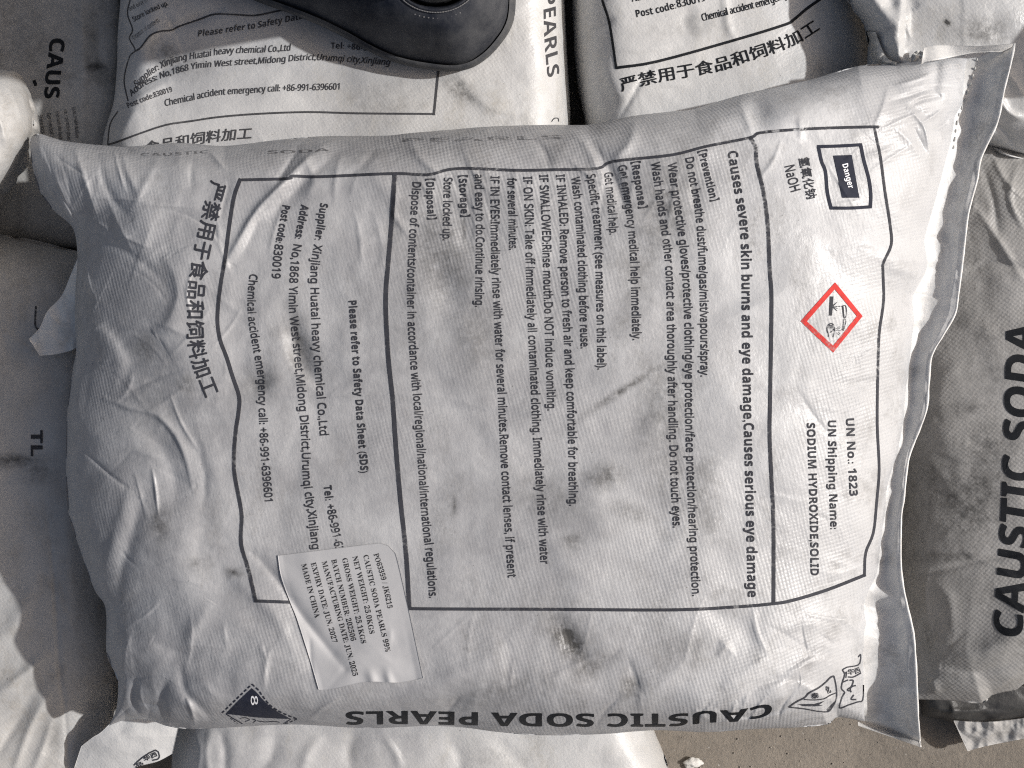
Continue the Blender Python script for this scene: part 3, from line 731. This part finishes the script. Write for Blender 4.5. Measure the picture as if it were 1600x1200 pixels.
_F = [[i * 8 + j, i * 8 + (j + 1) % 8, (i + 1) * 8 + (j + 1) % 8, (i + 1) * 8 + j] for i in range(259) for j in range(8)] + [list(range(8))[::-1], [259 * 8 + j for j in range(8)]]
meshobj('folded_edge', _V, _F, M_edge, hem)  # pale tube modelled for the bright line where sun hits the rim
# folded tail at the upper end of the mouth
strip('folded_tail', [(1442, 86), (1446, 74), (1470, 70), (1500, 71), (1530, 72), (1584, 68)], [(1440, 100), (1450, 96), (1475, 92), (1502, 86), (1528, 82), (1580, 80)],
      lambda s, t, px, py: main.F(px * 0 + 1440 + 70 * s, px * 0 + 100) + .004 + .010 * (1 - t) + .002 * np.sin(s * 9), M_hem, mt, 90, 10, .0015)
# stitches
sv_, sf_ = [], []
def capsule(c, d, r, L):
    d = Vector(d).normalized(); q = d.to_track_quat('Z', 'Y'); b0 = len(sv_)
    for k, (h, rr) in enumerate(((-.5, .35), (-.35, 1), (.35, 1), (.5, .35))):
        for j in range(6):
            v = q @ Vector((r * rr * math.cos(j * math.pi / 3), r * rr * math.sin(j * math.pi / 3), h * L)); sv_.append(tuple(Vector(c) + v))
    for k in range(3):
        for j in range(6): sf_.append([b0 + k * 6 + j, b0 + k * 6 + (j + 1) % 6, b0 + k * 6 + 6 + (j + 1) % 6, b0 + k * 6 + 6 + j])
    sf_.append([b0 + j for j in range(6)][::-1]); sf_.append([b0 + 18 + j for j in range(6)])
line = smooth([(1529, 82), (1521, 117), (1510, 152), (1497, 184), (1490, 230)], 8)
for k in range(13):
    p_ = resample(line, [k / 12])[0]
    s0 = np.array([(p_[1] - 80) / 1090.]); t0 = np.array([.35])
    zz = float(hemz(s0, t0, np.array([p_[0]]), np.array([p_[1]]))[0]) + .0012
    capsule(world(p_[0], p_[1], zz), (.2, 1, 0), .0008, .0040 if k % 2 else .003)
meshobj('stitching', sv_, sf_, M_thread, hem)

# ear of loose film at the left end
strip('corner_ear', [(124, 396), (112, 425), (96, 462), (74, 486), (62, 512), (45, 530)], [(132, 455), (130, 480), (128, 505), (122, 540), (95, 552), (62, 556)],
      lambda s, t, px, py: .146 - .012 * s + .010 * np.sin(t * 3.1) * (1 - s) + .0035 * fbm(px / 40, py / 34, 2, 44) - .003 * np.abs(perlin(px / 22, py / 30, 46)), M_hem, mt, 80, 40, .0012)
strip('corner_ear', [(166, 951), (171, 1000), (176, 1040), (183, 1062)], [(176, 953), (180, 1000), (184, 1030), (190, 1066)],
      lambda s, t, px, py: .136 + .003 * t + .003 * np.sin(s * 7), M_hem, mt, 40, 8, .001)

# ================================================================== NEIGHBOURING SACKS
# -- upper left (under the shoe)
uL = [(205, -1150), (198, -400), (190, -60), (188, 0), (184, 50), (183, 95), (180, 140), (176, 165), (165, 200), (160, 226), (150, 330)]
uT = [(205, -1150), (400, -1170), (650, -1165), (868, -1140)]
uR = [(868, -1140), (872, -500), (878, -100), (882, 0), (886, 80), (890, 150), (891, 195), (888, 330)]
uB = [(150, 330), (400, 350), (650, 345), (888, 330)]
uf = [crease([(203, 87), (225, 68), (245, 50), (268, 46)], 5, 4, wl=8), crease([(215, 135), (255, 110), (285, 96)], 9, -4), crease([(190, 175), (215, 155), (262, 130)], 8, 3.5),
      crease([(245, 30), (275, 40), (310, 28), (350, 12)], 7, -5), bump(330, 70, 50, 20, -8, 3), crease([(180, 226), (200, 190), (215, 165)], 8, 3), bump(240, 90, 18, 22, 0, -3),
      bump(720, 170, 60, 30, 20, -2), crease([(715, 112), (760, 165), (840, 180)], 9, 1.6), crease([(185, 60), (205, 62), (214, 80)], 5, -3)]
ul = Sack(uL, uT, uR, uB, .062, .080, (60, 200, 75, 120), .0, uf, 1.0, 11, 2.0, step=3.2, dust=lambda x, y: .5 - .5 * sstep(450, 800, x), stains=[(720, 140, 26, 12, 30, .6), (300, 100, 30, 20, 0, .3), (600, 160, 60, 30, 0, .25), (260, 85, 26, 16, 40, .5)])  # darker at the left, paler towards the right
ut = sack_thing(530, -400, 0, 'clean white sack at the top left with a shoe standing on its printed face')
ul.build('body', M_clean, ut)
P = Print()
P.text("Please refer to Safety Data Sheet (SDS)", [(309, 57), (340, 53), (372, 48), (400, 44), (470, 30), (545, 12)], 9.5, 'b', slant=.25)
P.text("Supplier: Xinjiang Huatai heavy chemical Co.,Ltd", [(213, 137), (234, 119), (256, 105), (284, 95), (316, 90), (354, 84), (410, 82), (453, 79)], 10, 'r', slant=.2, fat=.6)
P.text("Tel: +86-991-6396601", [(517, 76), (545, 77), (640, 86)], 9.5, 'b')
P.text("Address: No,1868 Yimin West street,Midong District,Urumqi city,Xinjiang", [(205, 151), (225, 135), (248, 124), (272, 116), (308, 107), (342, 104), (378, 101), (430, 98), (480, 94), (531, 96), (608, 102)], 9.5, 'r', slant=.2, fat=.6)
P.text("Post code:830019", [(200, 169), (240, 153), (270, 143)], 8.5, 'b')
P.text("Chemical accident emergency call: +86-991-6396601", [(258, 166), (300, 157), (340, 149), (400, 145), (426, 143), (530, 140)], 10, 'r', slant=.1, fat=.6)
P.build('printed_text', M_inkdust, ut, ul.F); P = Print()
P.text("食品和饲料加工", [(226, 240), (254, 234), (278, 230), (304, 225), (325, 222), (349, 219), (392, 216)], 19, 'c', slant=.22, fat=1.0); P.build('printed_warning_line', M_inkdust, ut, ul.F); P = Print()
P.text("and easy to do.", [(203, 17), (220, 8), (240, -4)], 7, 'r'); P.text("Store locked up.", [(209, 34), (235, 20), (263, 8)], 7.5, 'r', fat=.5); P.text("Dispose of contents", [(210, 62), (225, 50), (250, 33)], 7, 'r')
P.build('printed_text', M_inkdust, ut, ul.F)
P = Print()
P.stroke([(168, 226), (182, 222), (220, 208), (260, 195), (300, 189), (340, 183), (400, 178), (480, 175), (560, 177), (679, 178)], 3)
P.stroke([(678, 180), (682, 140), (686, 100), (690, 40), (692, -60)], 3.6)
P.stroke([(203, 0), (199, 22), (207, 46), (202, 60), (211, 78), (203, 87), (196, 110), (194, 130), (200, 158)], 2); P.stroke([(184, 174), (172, 194), (168, 226)], 2)
P.stroke([(211, 80), (220, 74), (234, 56), (250, 49), (268, 47), (280, 41), (312, 30), (336, 22), (370, 23), (400, 24), (440, 16), (480, 10), (560, -6)], 2.6)
P.build('printed_frame', M_inkdust, ut, ul.F)
P = Print(); P.text("CAUSTIC SODA PEARLS", [(846, -290), (848, -100), (850, 37), (853, 90), (856, 122)], 19, 'b', slant=-.25)
P.build('printed_title', M_inkdust, ut, ul.F)
P = Print(); P.stroke([(862, 190), (866, 185), (872, 185), (873, 190)], 1.6); P.build('printed_mark', M_inkdust, ut, ul.F)

# -- upper right
rL = [(890, -1100), (893, -300), (894, -40), (896, 50), (900, 110), (908, 160), (916, 200), (925, 330)]
rT = [(890, -1100), (1100, -1120), (1330, -1100)]
rR = [(1330, -1100), (1352, -300), (1360, -60), (1368, 20), (1376, 90), (1380, 160), (1385, 330)]
rB = [(925, 330), (1100, 345), (1385, 330)]
rf = [crease([(905, 60), (935, 45), (960, 28)], 6, -4), crease([(930, 80), (945, 110), (975, 160)], 14, 3), crease([(940, 80), (938, 120), (960, 180)], 12, -4), crease([(1020, 100), (1000, 130), (968, 185)], 3, -2.4),
      crease([(1130, -20), (1138, 40), (1150, 62)], 5, 2.4), crease([(1080, 10), (1072, 40), (1090, 60)], 12, -2), crease([(1240, 30), (1270, 12), (1300, -20)], 8, 3), bump(1120, 40, 30, 30, 0, 2)]
ur = Sack(rL, rT, rR, rB, .050, .082, (95, 200, 190, 120), .0, rf, 1.0, 15, 2.0, step=3.2, stains=[(1060, 40, 50, 14, -10, .2), (1290, 110, 30, 20, 0, .3)])
rt = sack_thing(1130, -400, 0, 'white sack top centre-right, half in shadow, Chinese line printed below its frame')
ur.build('body', M_clean, rt)
P = Print()
P.text("严禁用于食品和饲料加工", [(971, 142), (1027, 128), (1078, 119), (1111, 113), (1139, 106), (1168, 96), (1199, 86), (1229, 75), (1256, 62), (1281, 46)], 22, 'c', fat=1.0)
P.text("Post code:", [(995, 27), (1030, 20), (1057, 13)], 11.5, 'b'); P.text("830019", [(1059, 12), (1080, 7), (1103, 1)], 12, 'r', fat=.5)
P.text("Chemical accident emergency call: +86-991-6396601", [(1098, 33), (1150, 20), (1210, 4), (1270, -20), (1320, -50)], 11, 'r', fat=.5)
P.text("Address: No,1868 Yimin West street,Midong District", [(988, 3), (1050, -10), (1120, -24), (1260, -60)], 11, 'r', fat=.5)
P.build('printed_text', M_inkbold, rt, ur.F)
P = Print()
P.stroke([(938, -30), (941, 0), (952, 36), (963, 107)], 4); P.stroke([(962, 106), (1027, 96), (1150, 62), (1225, 39), (1240, 31), (1260, 14), (1285, -4), (1310, -25)], 4.4, d=.00005)
P.build('printed_frame', M_inkbold, rt, ur.F)

# -- far upper right, lying higher
qL = [(1300, -900), (1300, -200), (1312, -40), (1330, 8), (1350, 38), (1357, 62), (1356, 85), (1358, 110), (1372, 170)]
qT = [(1300, -900), (1800, -930), (2200, -900)]
qR = [(2200, -900), (2230, -300), (2200, 230)]
qB = [(1372, 170), (1440, 190), (1540, 225), (1620, 250), (1900, 245), (2200, 230)]
qf = [crease([(1410, -40), (1413, 20), (1408, 60), (1402, 105)], 6, 7, 'fold'), crease([(1409, 60), (1405, 85), (1418, 105)], 5, 5), crease([(1350, -30), (1385, 10), (1405, 35)], 8, 5, 'fold'),
      crease([(1420, 0), (1418, 40), (1422, 60)], 3, 3), bump(1395, 0, 18, 22, 0, -5), crease([(1560, 90), (1580, 120), (1600, 150)], 5, 5), (lambda px, py: 105 * sstep(0, 120, (px - 1762) * .79 + (py + 12) * .61) * (1 - sstep(70, 160, py))), crease([(1555, 140), (1575, 175), (1600, 185)], 5, 6), crease([(1545, 190), (1570, 205), (1592, 240)], 5, -5), crease([(1580, 100), (1600, 90), (1630, 110)], 6, 4)]
fr = Sack(qL, qT, qR, qB, .115, .066, (70, 200, 200, 120), .100, qf, 1.2, 21, 2.0, step=4, stains=[(1480, 35, 3, 3, 0, 2.), (1540, 50, 40, 20, 0, .5)])
qt = sack_thing(1760, -380, .100, 'shiny white sack in the top right corner, lying above the half-shaded sack')
fr.build('body', M_clean, qt)
M_liner = plain('clear_liner', (.62, .61, .58), .12, .0, 60, (.5, .49, .46), 60, .8)
def linerz(s, t, px, py): return fr.F(px, py) + .004 + .004 * np.abs(fbm(px / 16, py / 16, 2, 51)) + .004 * np.sin(np.pi * t) + .001
strip('loose_liner', [(1352, 48), (1356, 68), (1362, 88), (1372, 100), (1398, 106)], [(1368, 50), (1374, 66), (1380, 80), (1388, 92), (1402, 98)], linerz, M_liner, qt, 90, 30, .0008)
strip('loose_liner', [(1418, 104), (1426, 84), (1436, 78)], [(1436, 104), (1440, 92), (1446, 84)], lambda s, t, px, py: fr.F(px, py) + .006 + .004 * np.abs(fbm(px / 13, py / 13, 2, 53)), M_liner, qt, 50, 24, .0008)

# -- right, big title reading upward
gL = [(1405, 185), (1402, 420), (1395, 700), (1405, 930), (1425, 1094)]
gT = [(1405, 185), (1520, 190), (1620, 205), (1800, 206), (2150, 190)]
gR = [(2150, 190), (2190, 600), (2150, 1080)]
gB = [(1425, 1094), (1439, 1093), (1488, 1095), (1535, 1099), (1551, 1086), (1586, 1078), (1620, 1066), (1750, 1085), (1950, 1090), (2150, 1080)]
gf = [crease([(1436, 900), (1470, 890), (1520, 878), (1610, 862)], 5, -3.4), crease([(1440, 905), (1480, 930), (1490, 990)], 12, 2.4), crease([(1460, 1000), (1520, 1020), (1600, 990), (1680, 960)], 16, 4),
      crease([(1470, 1040), (1530, 1050), (1610, 1025)], 9, -4), crease([(1455, 1060), (1465, 1085)], 8, 4), crease([(1545, 1095), (1580, 1060), (1640, 1040)], 9, 4), crease([(1545, 230), (1570, 280), (1600, 310)], 5, 2.6),
      crease([(1535, 260), (1552, 310), (1560, 370)], 6, -2.4), crease([(1580, 250), (1600, 240), (1640, 260)], 4, 3), crease([(1520, 320), (1550, 360), (1600, 440)], 6, 2.6), crease([(1500, 430), (1560, 410), (1640, 440)], 7, -2.4),
      crease([(1588, 260), (1578, 310), (1600, 360)], 4, 2.4), crease([(1500, 500), (1560, 520), (1640, 500)], 14, 2), crease([(1450, 700), (1520, 730), (1600, 720)], 18, -2)]
rs = Sack(gL, gT, gR, gB, .072, .085, (330, 150, 300, 110), .062, gf, 1.15, 25, 2.0, step=3, stains=[(1560, 560, 50, 60, 0, .3), (1520, 780, 60, 60, -30, .6), (1545, 700, 50, 40, 0, .5), (1490, 870, 50, 8, 0, .5), (1510, 640, 50, 14, -10, .4), (1470, 500, 40, 14, 0, .35), (1560, 930, 50, 40, 0, .3)])
gt = sack_thing(1790, 620, .062, 'grimy grey sack along the right edge with large black lettering reading upward')
rs.build('body', M_dirty, gt)
P = Print()
P.text("CAUSTIC SODA", [(1597, 998), (1601, 940), (1605, 880), (1610, 800), (1613, 720), (1616, 620), (1619, 508)], 45, 'b', slant=.12, fat=1.5)
P.build('printed_title', M_inkbold, gt, rs.F)

# -- thin slack sack under the right-hand one
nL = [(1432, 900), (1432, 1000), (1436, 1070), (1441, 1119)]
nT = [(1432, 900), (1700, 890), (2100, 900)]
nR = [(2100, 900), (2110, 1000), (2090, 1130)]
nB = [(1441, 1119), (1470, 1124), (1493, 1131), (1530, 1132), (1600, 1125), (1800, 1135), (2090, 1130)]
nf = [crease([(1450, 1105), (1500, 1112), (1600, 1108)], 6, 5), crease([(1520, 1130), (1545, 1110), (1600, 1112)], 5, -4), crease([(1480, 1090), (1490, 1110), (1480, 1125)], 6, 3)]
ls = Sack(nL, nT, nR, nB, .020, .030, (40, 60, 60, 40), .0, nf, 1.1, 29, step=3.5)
ntg = sack_thing(1750, 1010, 0, 'slack sack painted shadow-dark with a pale torn flap, squashed on the floor bottom right')
ls.build('body', M_shadowdark, ntg)
strip('torn_flap', [(1490, 1126), (1530, 1128), (1570, 1126), (1640, 1116)], [(1512, 1174), (1540, 1166), (1590, 1156), (1660, 1140)],
      lambda s, t, px, py: .040 - .020 * t + .005 * fbm(px / 30, py / 30, 2, 61) - .004 * np.abs(perlin(px / 18, py / 40, 62)) + .0008 * fbm(px / 14, py / 11, 2, 63), M_dirty, ntg, 110, 40, .0012)

# -- bottom, mostly under the main sack
bL = [(330, 700), (300, 900), (282, 1050), (271, 1130), (268, 1200), (262, 1400), (262, 1640)]
bT = [(330, 700), (640, 690), (960, 700)]
bR = [(960, 700), (985, 950), (1005, 1090), (1022, 1141), (1036, 1175), (1045, 1205), (1060, 1330), (1060, 1640)]
bB = [(262, 1640), (640, 1660), (1060, 1640)]
bf = [crease([(300, 1140), (312, 1170), (306, 1215)], 7, 4), crease([(345, 1140), (352, 1180), (350, 1220)], 9, -4), crease([(330, 1135), (322, 1180), (330, 1230)], 8, 3), crease([(600, 1150), (620, 1180), (628, 1205)], 4, 2.6),
      crease([(500, 1150), (480, 1180), (470, 1215)], 10, 3), crease([(430, 1145), (425, 1180), (400, 1210)], 12, -3), crease([(560, 1140), (545, 1170), (550, 1210)], 10, -3), crease([(700, 1150), (720, 1190), (700, 1230)], 12, -2.6), crease([(770, 1150), (800, 1180), (830, 1210)], 14, -2.4)]
bs = Sack(bL, bT, bR, bB, .045, .076, (110, 200, 90, 200), .0, bf, 1.1, 33, step=3.5, dust=lambda x, y: .8 - .8 * sstep(600, 850, x), stains=[(760, 1185, 30, 20, 0, .2)])  # brightness falloff towards the left, coloured in through dust
bt = sack_thing(650, 1200, 0, 'bright white sack showing below the bottom edge of the main sack')
bs.build('body', M_clean, bt)
def flapz(px, py): return .108 + .008 * np.sin((px - 120) / 60.) + .0016 * fbm(px / 50, py / 40, 2, 71) - .00022 * np.clip(py - 1150, 0, 200)
strip('loose_flap', [(127, 1166), (145, 1152), (158, 1144), (185, 1122), (230, 1118), (282, 1120)], [(112, 1212), (140, 1214), (185, 1212), (215, 1198), (246, 1190), (269, 1178)],
      lambda s, t, px, py: flapz(px, py), M_clean, bt, 120, 50, .0012)
P = Print()
P.stroke([(209, 1196), (222, 1184), (243, 1172), (249, 1180), (247, 1186), (238, 1188)], 2.2, sm=2)
P.text("华西", [(226, 1190), (246, 1181)], 8, 'c', fat=.6); P.text("品", [(213, 1200), (224, 1194)], 6, 'c', fat=.5)
P.build('printed_mark', M_ink, bt, flapz)

# -- lower left
kL = [(-560, 362), (-600, 700), (-580, 1100), (-560, 1330)]
kT = [(-560, 362), (-250, 352), (0, 366), (150, 400)]
kR = [(150, 400), (168, 600), (172, 800), (178, 950), (182, 1080), (176, 1180), (170, 1330)]
kB = [(-560, 1330), (-200, 1350), (170, 1330)]
kf = [crease([(70, 780), (80, 860), (88, 960), (92, 1040), (102, 1120), (108, 1210)], 2.4, -1.6), crease([(100, 790), (110, 900), (118, 1000)], 16, 2), crease([(-10, 1090), (30, 1060), (75, 1020)], 8, 5), crease([(-20, 1130), (30, 1110), (70, 1060)], 9, -3),
      crease([(20, 1210), (45, 1140), (75, 1085)], 6, 3.5), crease([(-10, 1190), (20, 1140), (50, 1100)], 7, -3), crease([(50, 1210), (70, 1160), (82, 1120)], 6, 3), crease([(-20, 1010), (20, 980), (60, 900)], 16, 4), crease([(-10, 760), (30, 730), (60, 700)], 12, -3), bump(20, 600, 40, 60, 0, 4)]
lb = Sack(kL, kT, kR, kB, .035, .058, (200, 130, 130, 150), .0, kf, 1.1, 37, step=3.5, stains=[(20, 720, 40, 8, 0, .7), (60, 740, 20, 12, 0, .5), (85, 1150, 10, 30, 0, .3)])
kt = sack_thing(-210, 860, 0, 'white sack at the lower left with a long seam, lit only in its bottom corner')
lb.build('body', M_left, kt)
P = Print(); P.text("TL", [(48, 672), (48, 692), (48, 712)], 18, 'b', fat=1); P.build('printed_title', M_inkdust, kt, lb.F); P = Print()
P.stroke([(56, 478), (56, 512), (74, 512)], 3); P.build('printed_frame', M_inkdust, kt, lb.F)

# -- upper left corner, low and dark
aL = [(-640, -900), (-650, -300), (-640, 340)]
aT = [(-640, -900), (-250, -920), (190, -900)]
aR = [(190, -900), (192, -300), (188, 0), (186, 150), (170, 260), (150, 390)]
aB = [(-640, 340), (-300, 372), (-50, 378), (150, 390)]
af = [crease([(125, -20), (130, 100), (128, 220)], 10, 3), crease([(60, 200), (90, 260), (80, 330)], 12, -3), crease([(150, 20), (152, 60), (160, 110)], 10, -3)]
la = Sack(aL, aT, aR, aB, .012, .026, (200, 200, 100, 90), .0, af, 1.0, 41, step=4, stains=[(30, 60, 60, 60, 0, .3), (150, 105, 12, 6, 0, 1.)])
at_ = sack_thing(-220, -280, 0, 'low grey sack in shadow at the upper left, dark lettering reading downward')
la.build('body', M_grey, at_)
P = Print(); P.text("CAUS", [(78, 60), (75, 90), (71, 120), (69, 153)], 23, 'b', fat=1, slant=-.1); P.stroke([(53, 125), (56, 134)], 5)
P.build('printed_title', M_inkbold, at_, la.F)
P = Print()
for k, tx in enumerate(["Do not breathe dust/fume", "Wear protective gloves", "Wash hands after handling", "Get medical help.", "Store locked up."]):
    P.text(tx, [(112 - 13 * k, 168 + 3 * k), (116 - 13 * k, 190 + 3 * k), (118 - 13 * k, 216 + 3 * k)], 6, 'r', fat=.4)
P.build('printed_text', M_inkfaint, at_, la.F)

# -- lit lump at the left edge
lL = [(-560, 90), (-580, 220), (-560, 420)]
lT = [(-560, 90), (-300, 70), (-100, 92), (0, 108), (18, 110), (30, 116)]
lR = [(30, 116), (44, 146), (53, 180), (52, 206), (42, 236), (26, 266), (0, 300), (-50, 400)]
lB = [(-560, 420), (-300, 440), (-50, 400)]
lf = [crease([(-30, 140), (0, 190), (12, 240)], 4, 2.6), crease([(5, 125), (20, 150), (34, 186)], 2.5, 1.8), crease([(-20, 200), (4, 215), (30, 214)], 3, 1.6), crease([(-10, 120), (8, 160), (10, 190)], 6, -2), crease([(10, 230), (22, 240), (30, 258)], 3, -1.5)]
ll = Sack(lL, lT, lR, lB, .105, .070, (150, 60, 80, 90), .070, lf, 1.0, fine=0, seed=45, step=3.5)
lt = sack_thing(-280, 260, .070, 'sunlit white sack end poking in at the left edge beside the dark lettered sack')
ll.build('body', M_left, lt)

# ================================================================== SHOE (worn, heel towards the right)
M_rub = plain('shoe_rubber', (.009, .012, .021), .6, .0004, 220, (.075, .077, .083), 19, .25)
M_dust = plain('shoe_sole_rubber', (.024, .028, .038), .65, .0005, 200, (.10, .10, .10), 26, .25)
M_sock = plain('dark_knit', (.010, .011, .012), .9, .0012, 500, (.018, .018, .02), 200)
sh0 = .141
so = [(806, -8), (804, 26), (797, 47), (784, 67), (765, 88), (742, 104), (720, 111), (700, 112), (672, 109), (637, 103), (604, 93), (572, 78), (540, 60), (500, 40), (450, 20), (400, 2), (350, -22), (300, -60), (268, -105), (258, -150),
      (272, -195), (310, -225), (370, -238), (450, -230), (540, -205), (630, -180), (700, -160), (755, -130), (788, -90), (802, -45)]
so = np.array(so, float)
# dense, even outline
cl = np.vstack([so[-3:], so, so[:4]]); dense = smooth(cl, 10)[30:-30]
out_ = resample(dense, np.linspace(0, 1, 145))[:-1]
angc = np.array([687., -42.])
NO = len(out_)
th = np.arctan2(out_[:, 1] - angc[1], out_[:, 0] - angc[0])
coll = np.stack([angc[0] - 6 + 68 * np.cos(th), angc[1] + 60 * np.sin(th)], -1)
st_ = thing('shoe', tuple(float(q) for q in world(np.array(600.), np.array(-40.), np.array(sh0))), 'dark navy rubber shoe standing on the clean sack at the top, heel to the right', 'shoe')
def loft(rings, closed_top=False):
    V = np.vstack(rings); f = []
    for k in range(len(rings) - 1):
        a = k * NO + np.arange(NO); b = k * NO + (np.arange(NO) + 1) % NO
        f += np.stack([a, b, b + NO, a + NO], -1).tolist()
    return V, f
cen_o = out_.mean(0)
def inset(P_, d):
    tg = np.roll(P_, -1, 0) - np.roll(P_, 1, 0); tg /= np.hypot(tg[:, 0], tg[:, 1])[:, None]
    nr = np.stack([-tg[:, 1], tg[:, 0]], -1)
    return P_ + nr * d * np.sign(((cen_o - P_) * nr).sum(1))[:, None].mean()
def wr(P_, z): return world(P_[:, 0], P_[:, 1], np.full(len(P_), z) if np.isscalar(z) else z)
lift = .012 * np.exp(-((out_[:, 0] - 520) / 70) ** 2)              # arched waist of the sole
ground = np.maximum(ul.F(out_[:, 0], np.clip(out_[:, 1], -900, 130)), sh0 - .012) + lift * .8
rings = [wr(inset(out_, 14), ground + .001), wr(inset(out_, 3), ground + .002), wr(inset(out_, 0), ground + .008), wr(inset(out_, 1), ground + .018), wr(inset(out_, 5), ground + .025), wr(inset(out_, 10), ground + .026)]
V, f = loft(rings); f.append(list(range(NO))[::-1]); meshobj('sole', V, f, M_dust, st_)
rings = []
up0 = inset(out_, 9)
for k, t in enumerate(np.linspace(0, 1, 16)):
    e = t
    P_ = up0 * (1 - e) + coll * e
    bulge = math.sin(t * math.pi) * 7 * (1 - t)
    P_ = P_ - (P_ - angc) / (np.hypot(*(P_ - angc).T)[:, None] + 1e-6) * 0 
    h = .020 + .062 * (1 - (1 - t) ** 1.7)
    wob = .0016 * fbm(P_[:, 0] / 50, P_[:, 1] / 50, 2, 81) * math.sin(t * math.pi)
    rings.append(wr(P_, sh0 * (1 - t * .0) + 0 * t + (ground - sh0) * (1 - t) + h + wob))
hx = sh0 + .082
for d_, dz in ((1.5, .0016), (4, .0014), (6.5, -.001), (8, -.012), (6, -.03)):
    cc = angc + (coll - angc) * (1 - d_ / 64); rings.append(wr(cc, hx + dz))
V, f = loft(rings); up_ = meshobj('upper', V, f, M_rub, st_)
# sock and ankle inside the collar
rings = []
for t in np.linspace(0, 1, 8):
    r_ = .86 - .05 * t
    cc = angc + np.array([-4, -4 * t]) + (coll - angc) * r_ * (1 - .98 * (t > .95))
    rings.append(wr(cc, hx - .028 + .034 * min(t, .86) / .86 + .003 * (t > .95)))
V, f = loft(rings); meshobj('sock', V, f, M_sock, st_)
# the wearer's trouser leg going up out of the frame
M_cloth = plain('trouser_cloth', (.022, .024, .030), .9, .0006, 600, (.030, .032, .038), 60)
lg = []
for k, (z_, r_) in enumerate(((.232, .027), (.27, .033), (.36, .052), (.48, .066), (.58, .064), (.66, .067), (.78, .078), (.92, .086))):
    b0 = world(np.array(676.), np.array(-66.), np.array(.225)) + np.array([-.03 * (z_ - .23), .10 * (z_ - .23), 0])
    a_ = np.linspace(0, 2 * np.pi, NO, endpoint=False)
    rr = r_ * (1 + .04 * np.sin(3 * a_ + k) + .03 * np.sin(5 * a_ - 2 * k))
    lg.append(np.stack([b0[0] + rr * np.cos(a_), b0[1] + rr * np.sin(a_), np.full(NO, z_)], -1))
V, f = loft(lg); f.append(list(range(NO))[::-1]); f.append([7 * NO + k for k in range(NO)]); meshobj('trouser_leg', V, f, M_cloth, st_)
# pale rubbed rim and the row of pin holes under it
sv_, sf_ = [], []
for k in range(40):
    a = RAD(20 + k * 3.4); p_ = angc + np.array([-6 + 70 * math.cos(a), 61.5 * math.sin(a)])
    p2 = angc + np.array([-6 + 70 * math.cos(a + .06), 61.5 * math.sin(a + .06)])
    w0 = world(p_[0], p_[1], hx + .0012); w1 = world(p2[0], p2[1], hx + .0012)
    capsule(w0, w1 - w0, .0005, .0026)
M_piping = plain('grey_piping', (.16, .16, .165), .7)
meshobj('collar_piping', sv_, sf_, M_piping, up_)
sv_, sf_ = [], []
for k in range(11):
    a = RAD(62 + k * 5.2); p_ = angc + np.array([-6 + 80 * math.cos(a), 70.5 * math.sin(a)])
    capsule(world(p_[0], p_[1], hx - .0022), (1, .2, 0), .0006, .0016)
meshobj('perforations', sv_, sf_, M_piping, up_)

# small scrap of foam on the floor
sv, sfc = [], []
bm = bmesh.new(); bmesh.ops.create_icosphere(bm, subdivisions=3, radius=.0052)
for v in bm.verts:
    k = 1 + .55 * float(fbm(np.array(v.co.x * 260), np.array(v.co.y * 260 + v.co.z * 190), 2, 91)); v.co = v.co * k; v.co.x *= 1.5; v.co.z *= .6
c_ = world(np.array(1083.), np.array(1192.), np.array(.004))
V = np.array([v.co[:] for v in bm.verts]) + c_; bm.verts.index_update(); f = [[v.index for v in q.verts] for q in bm.faces]; bm.free()
V[:, 2] -= V[:, 2].min() - .0005
tag(meshobj('crumb', V, f, plain('foam_scrap', (.7, .69, .66), .8, .0006, 400), None), 'small white crumb lying on the bare floor below the main sack', 'crumb')

# loose grit and spilled pearls on the bare floor
gv, gf = [], []
rg = random.Random(12)
for k in range(90):
    gx, gy = rg.uniform(1030, 1500), rg.uniform(1120, 1215)
    c_ = world(np.array(gx), np.array(gy), np.array(0.)); rr = rg.choice((.0004, .0004, .0005, .0008)) * rg.uniform(.7, 1.2)
    bm = bmesh.new(); bmesh.ops.create_icosphere(bm, subdivisions=1, radius=rr); bm.verts.index_update(); o0 = len(gv)
    for v in bm.verts: gv.append((c_[0] + v.co.x * rg.uniform(.8, 1.5), c_[1] + v.co.y * rg.uniform(.8, 1.4), rr * .7 + v.co.z * .8))
    gf += [[v.index + o0 for v in q.verts] for q in bm.faces]; bm.free()
tag(meshobj('grit', gv, gf, plain('grit_grain', (.36, .33, .29), .8, 0, 200, (.20, .18, .155), 90), None), kind='stuff', label='loose grit scattered over the bare floor', cat='grit')
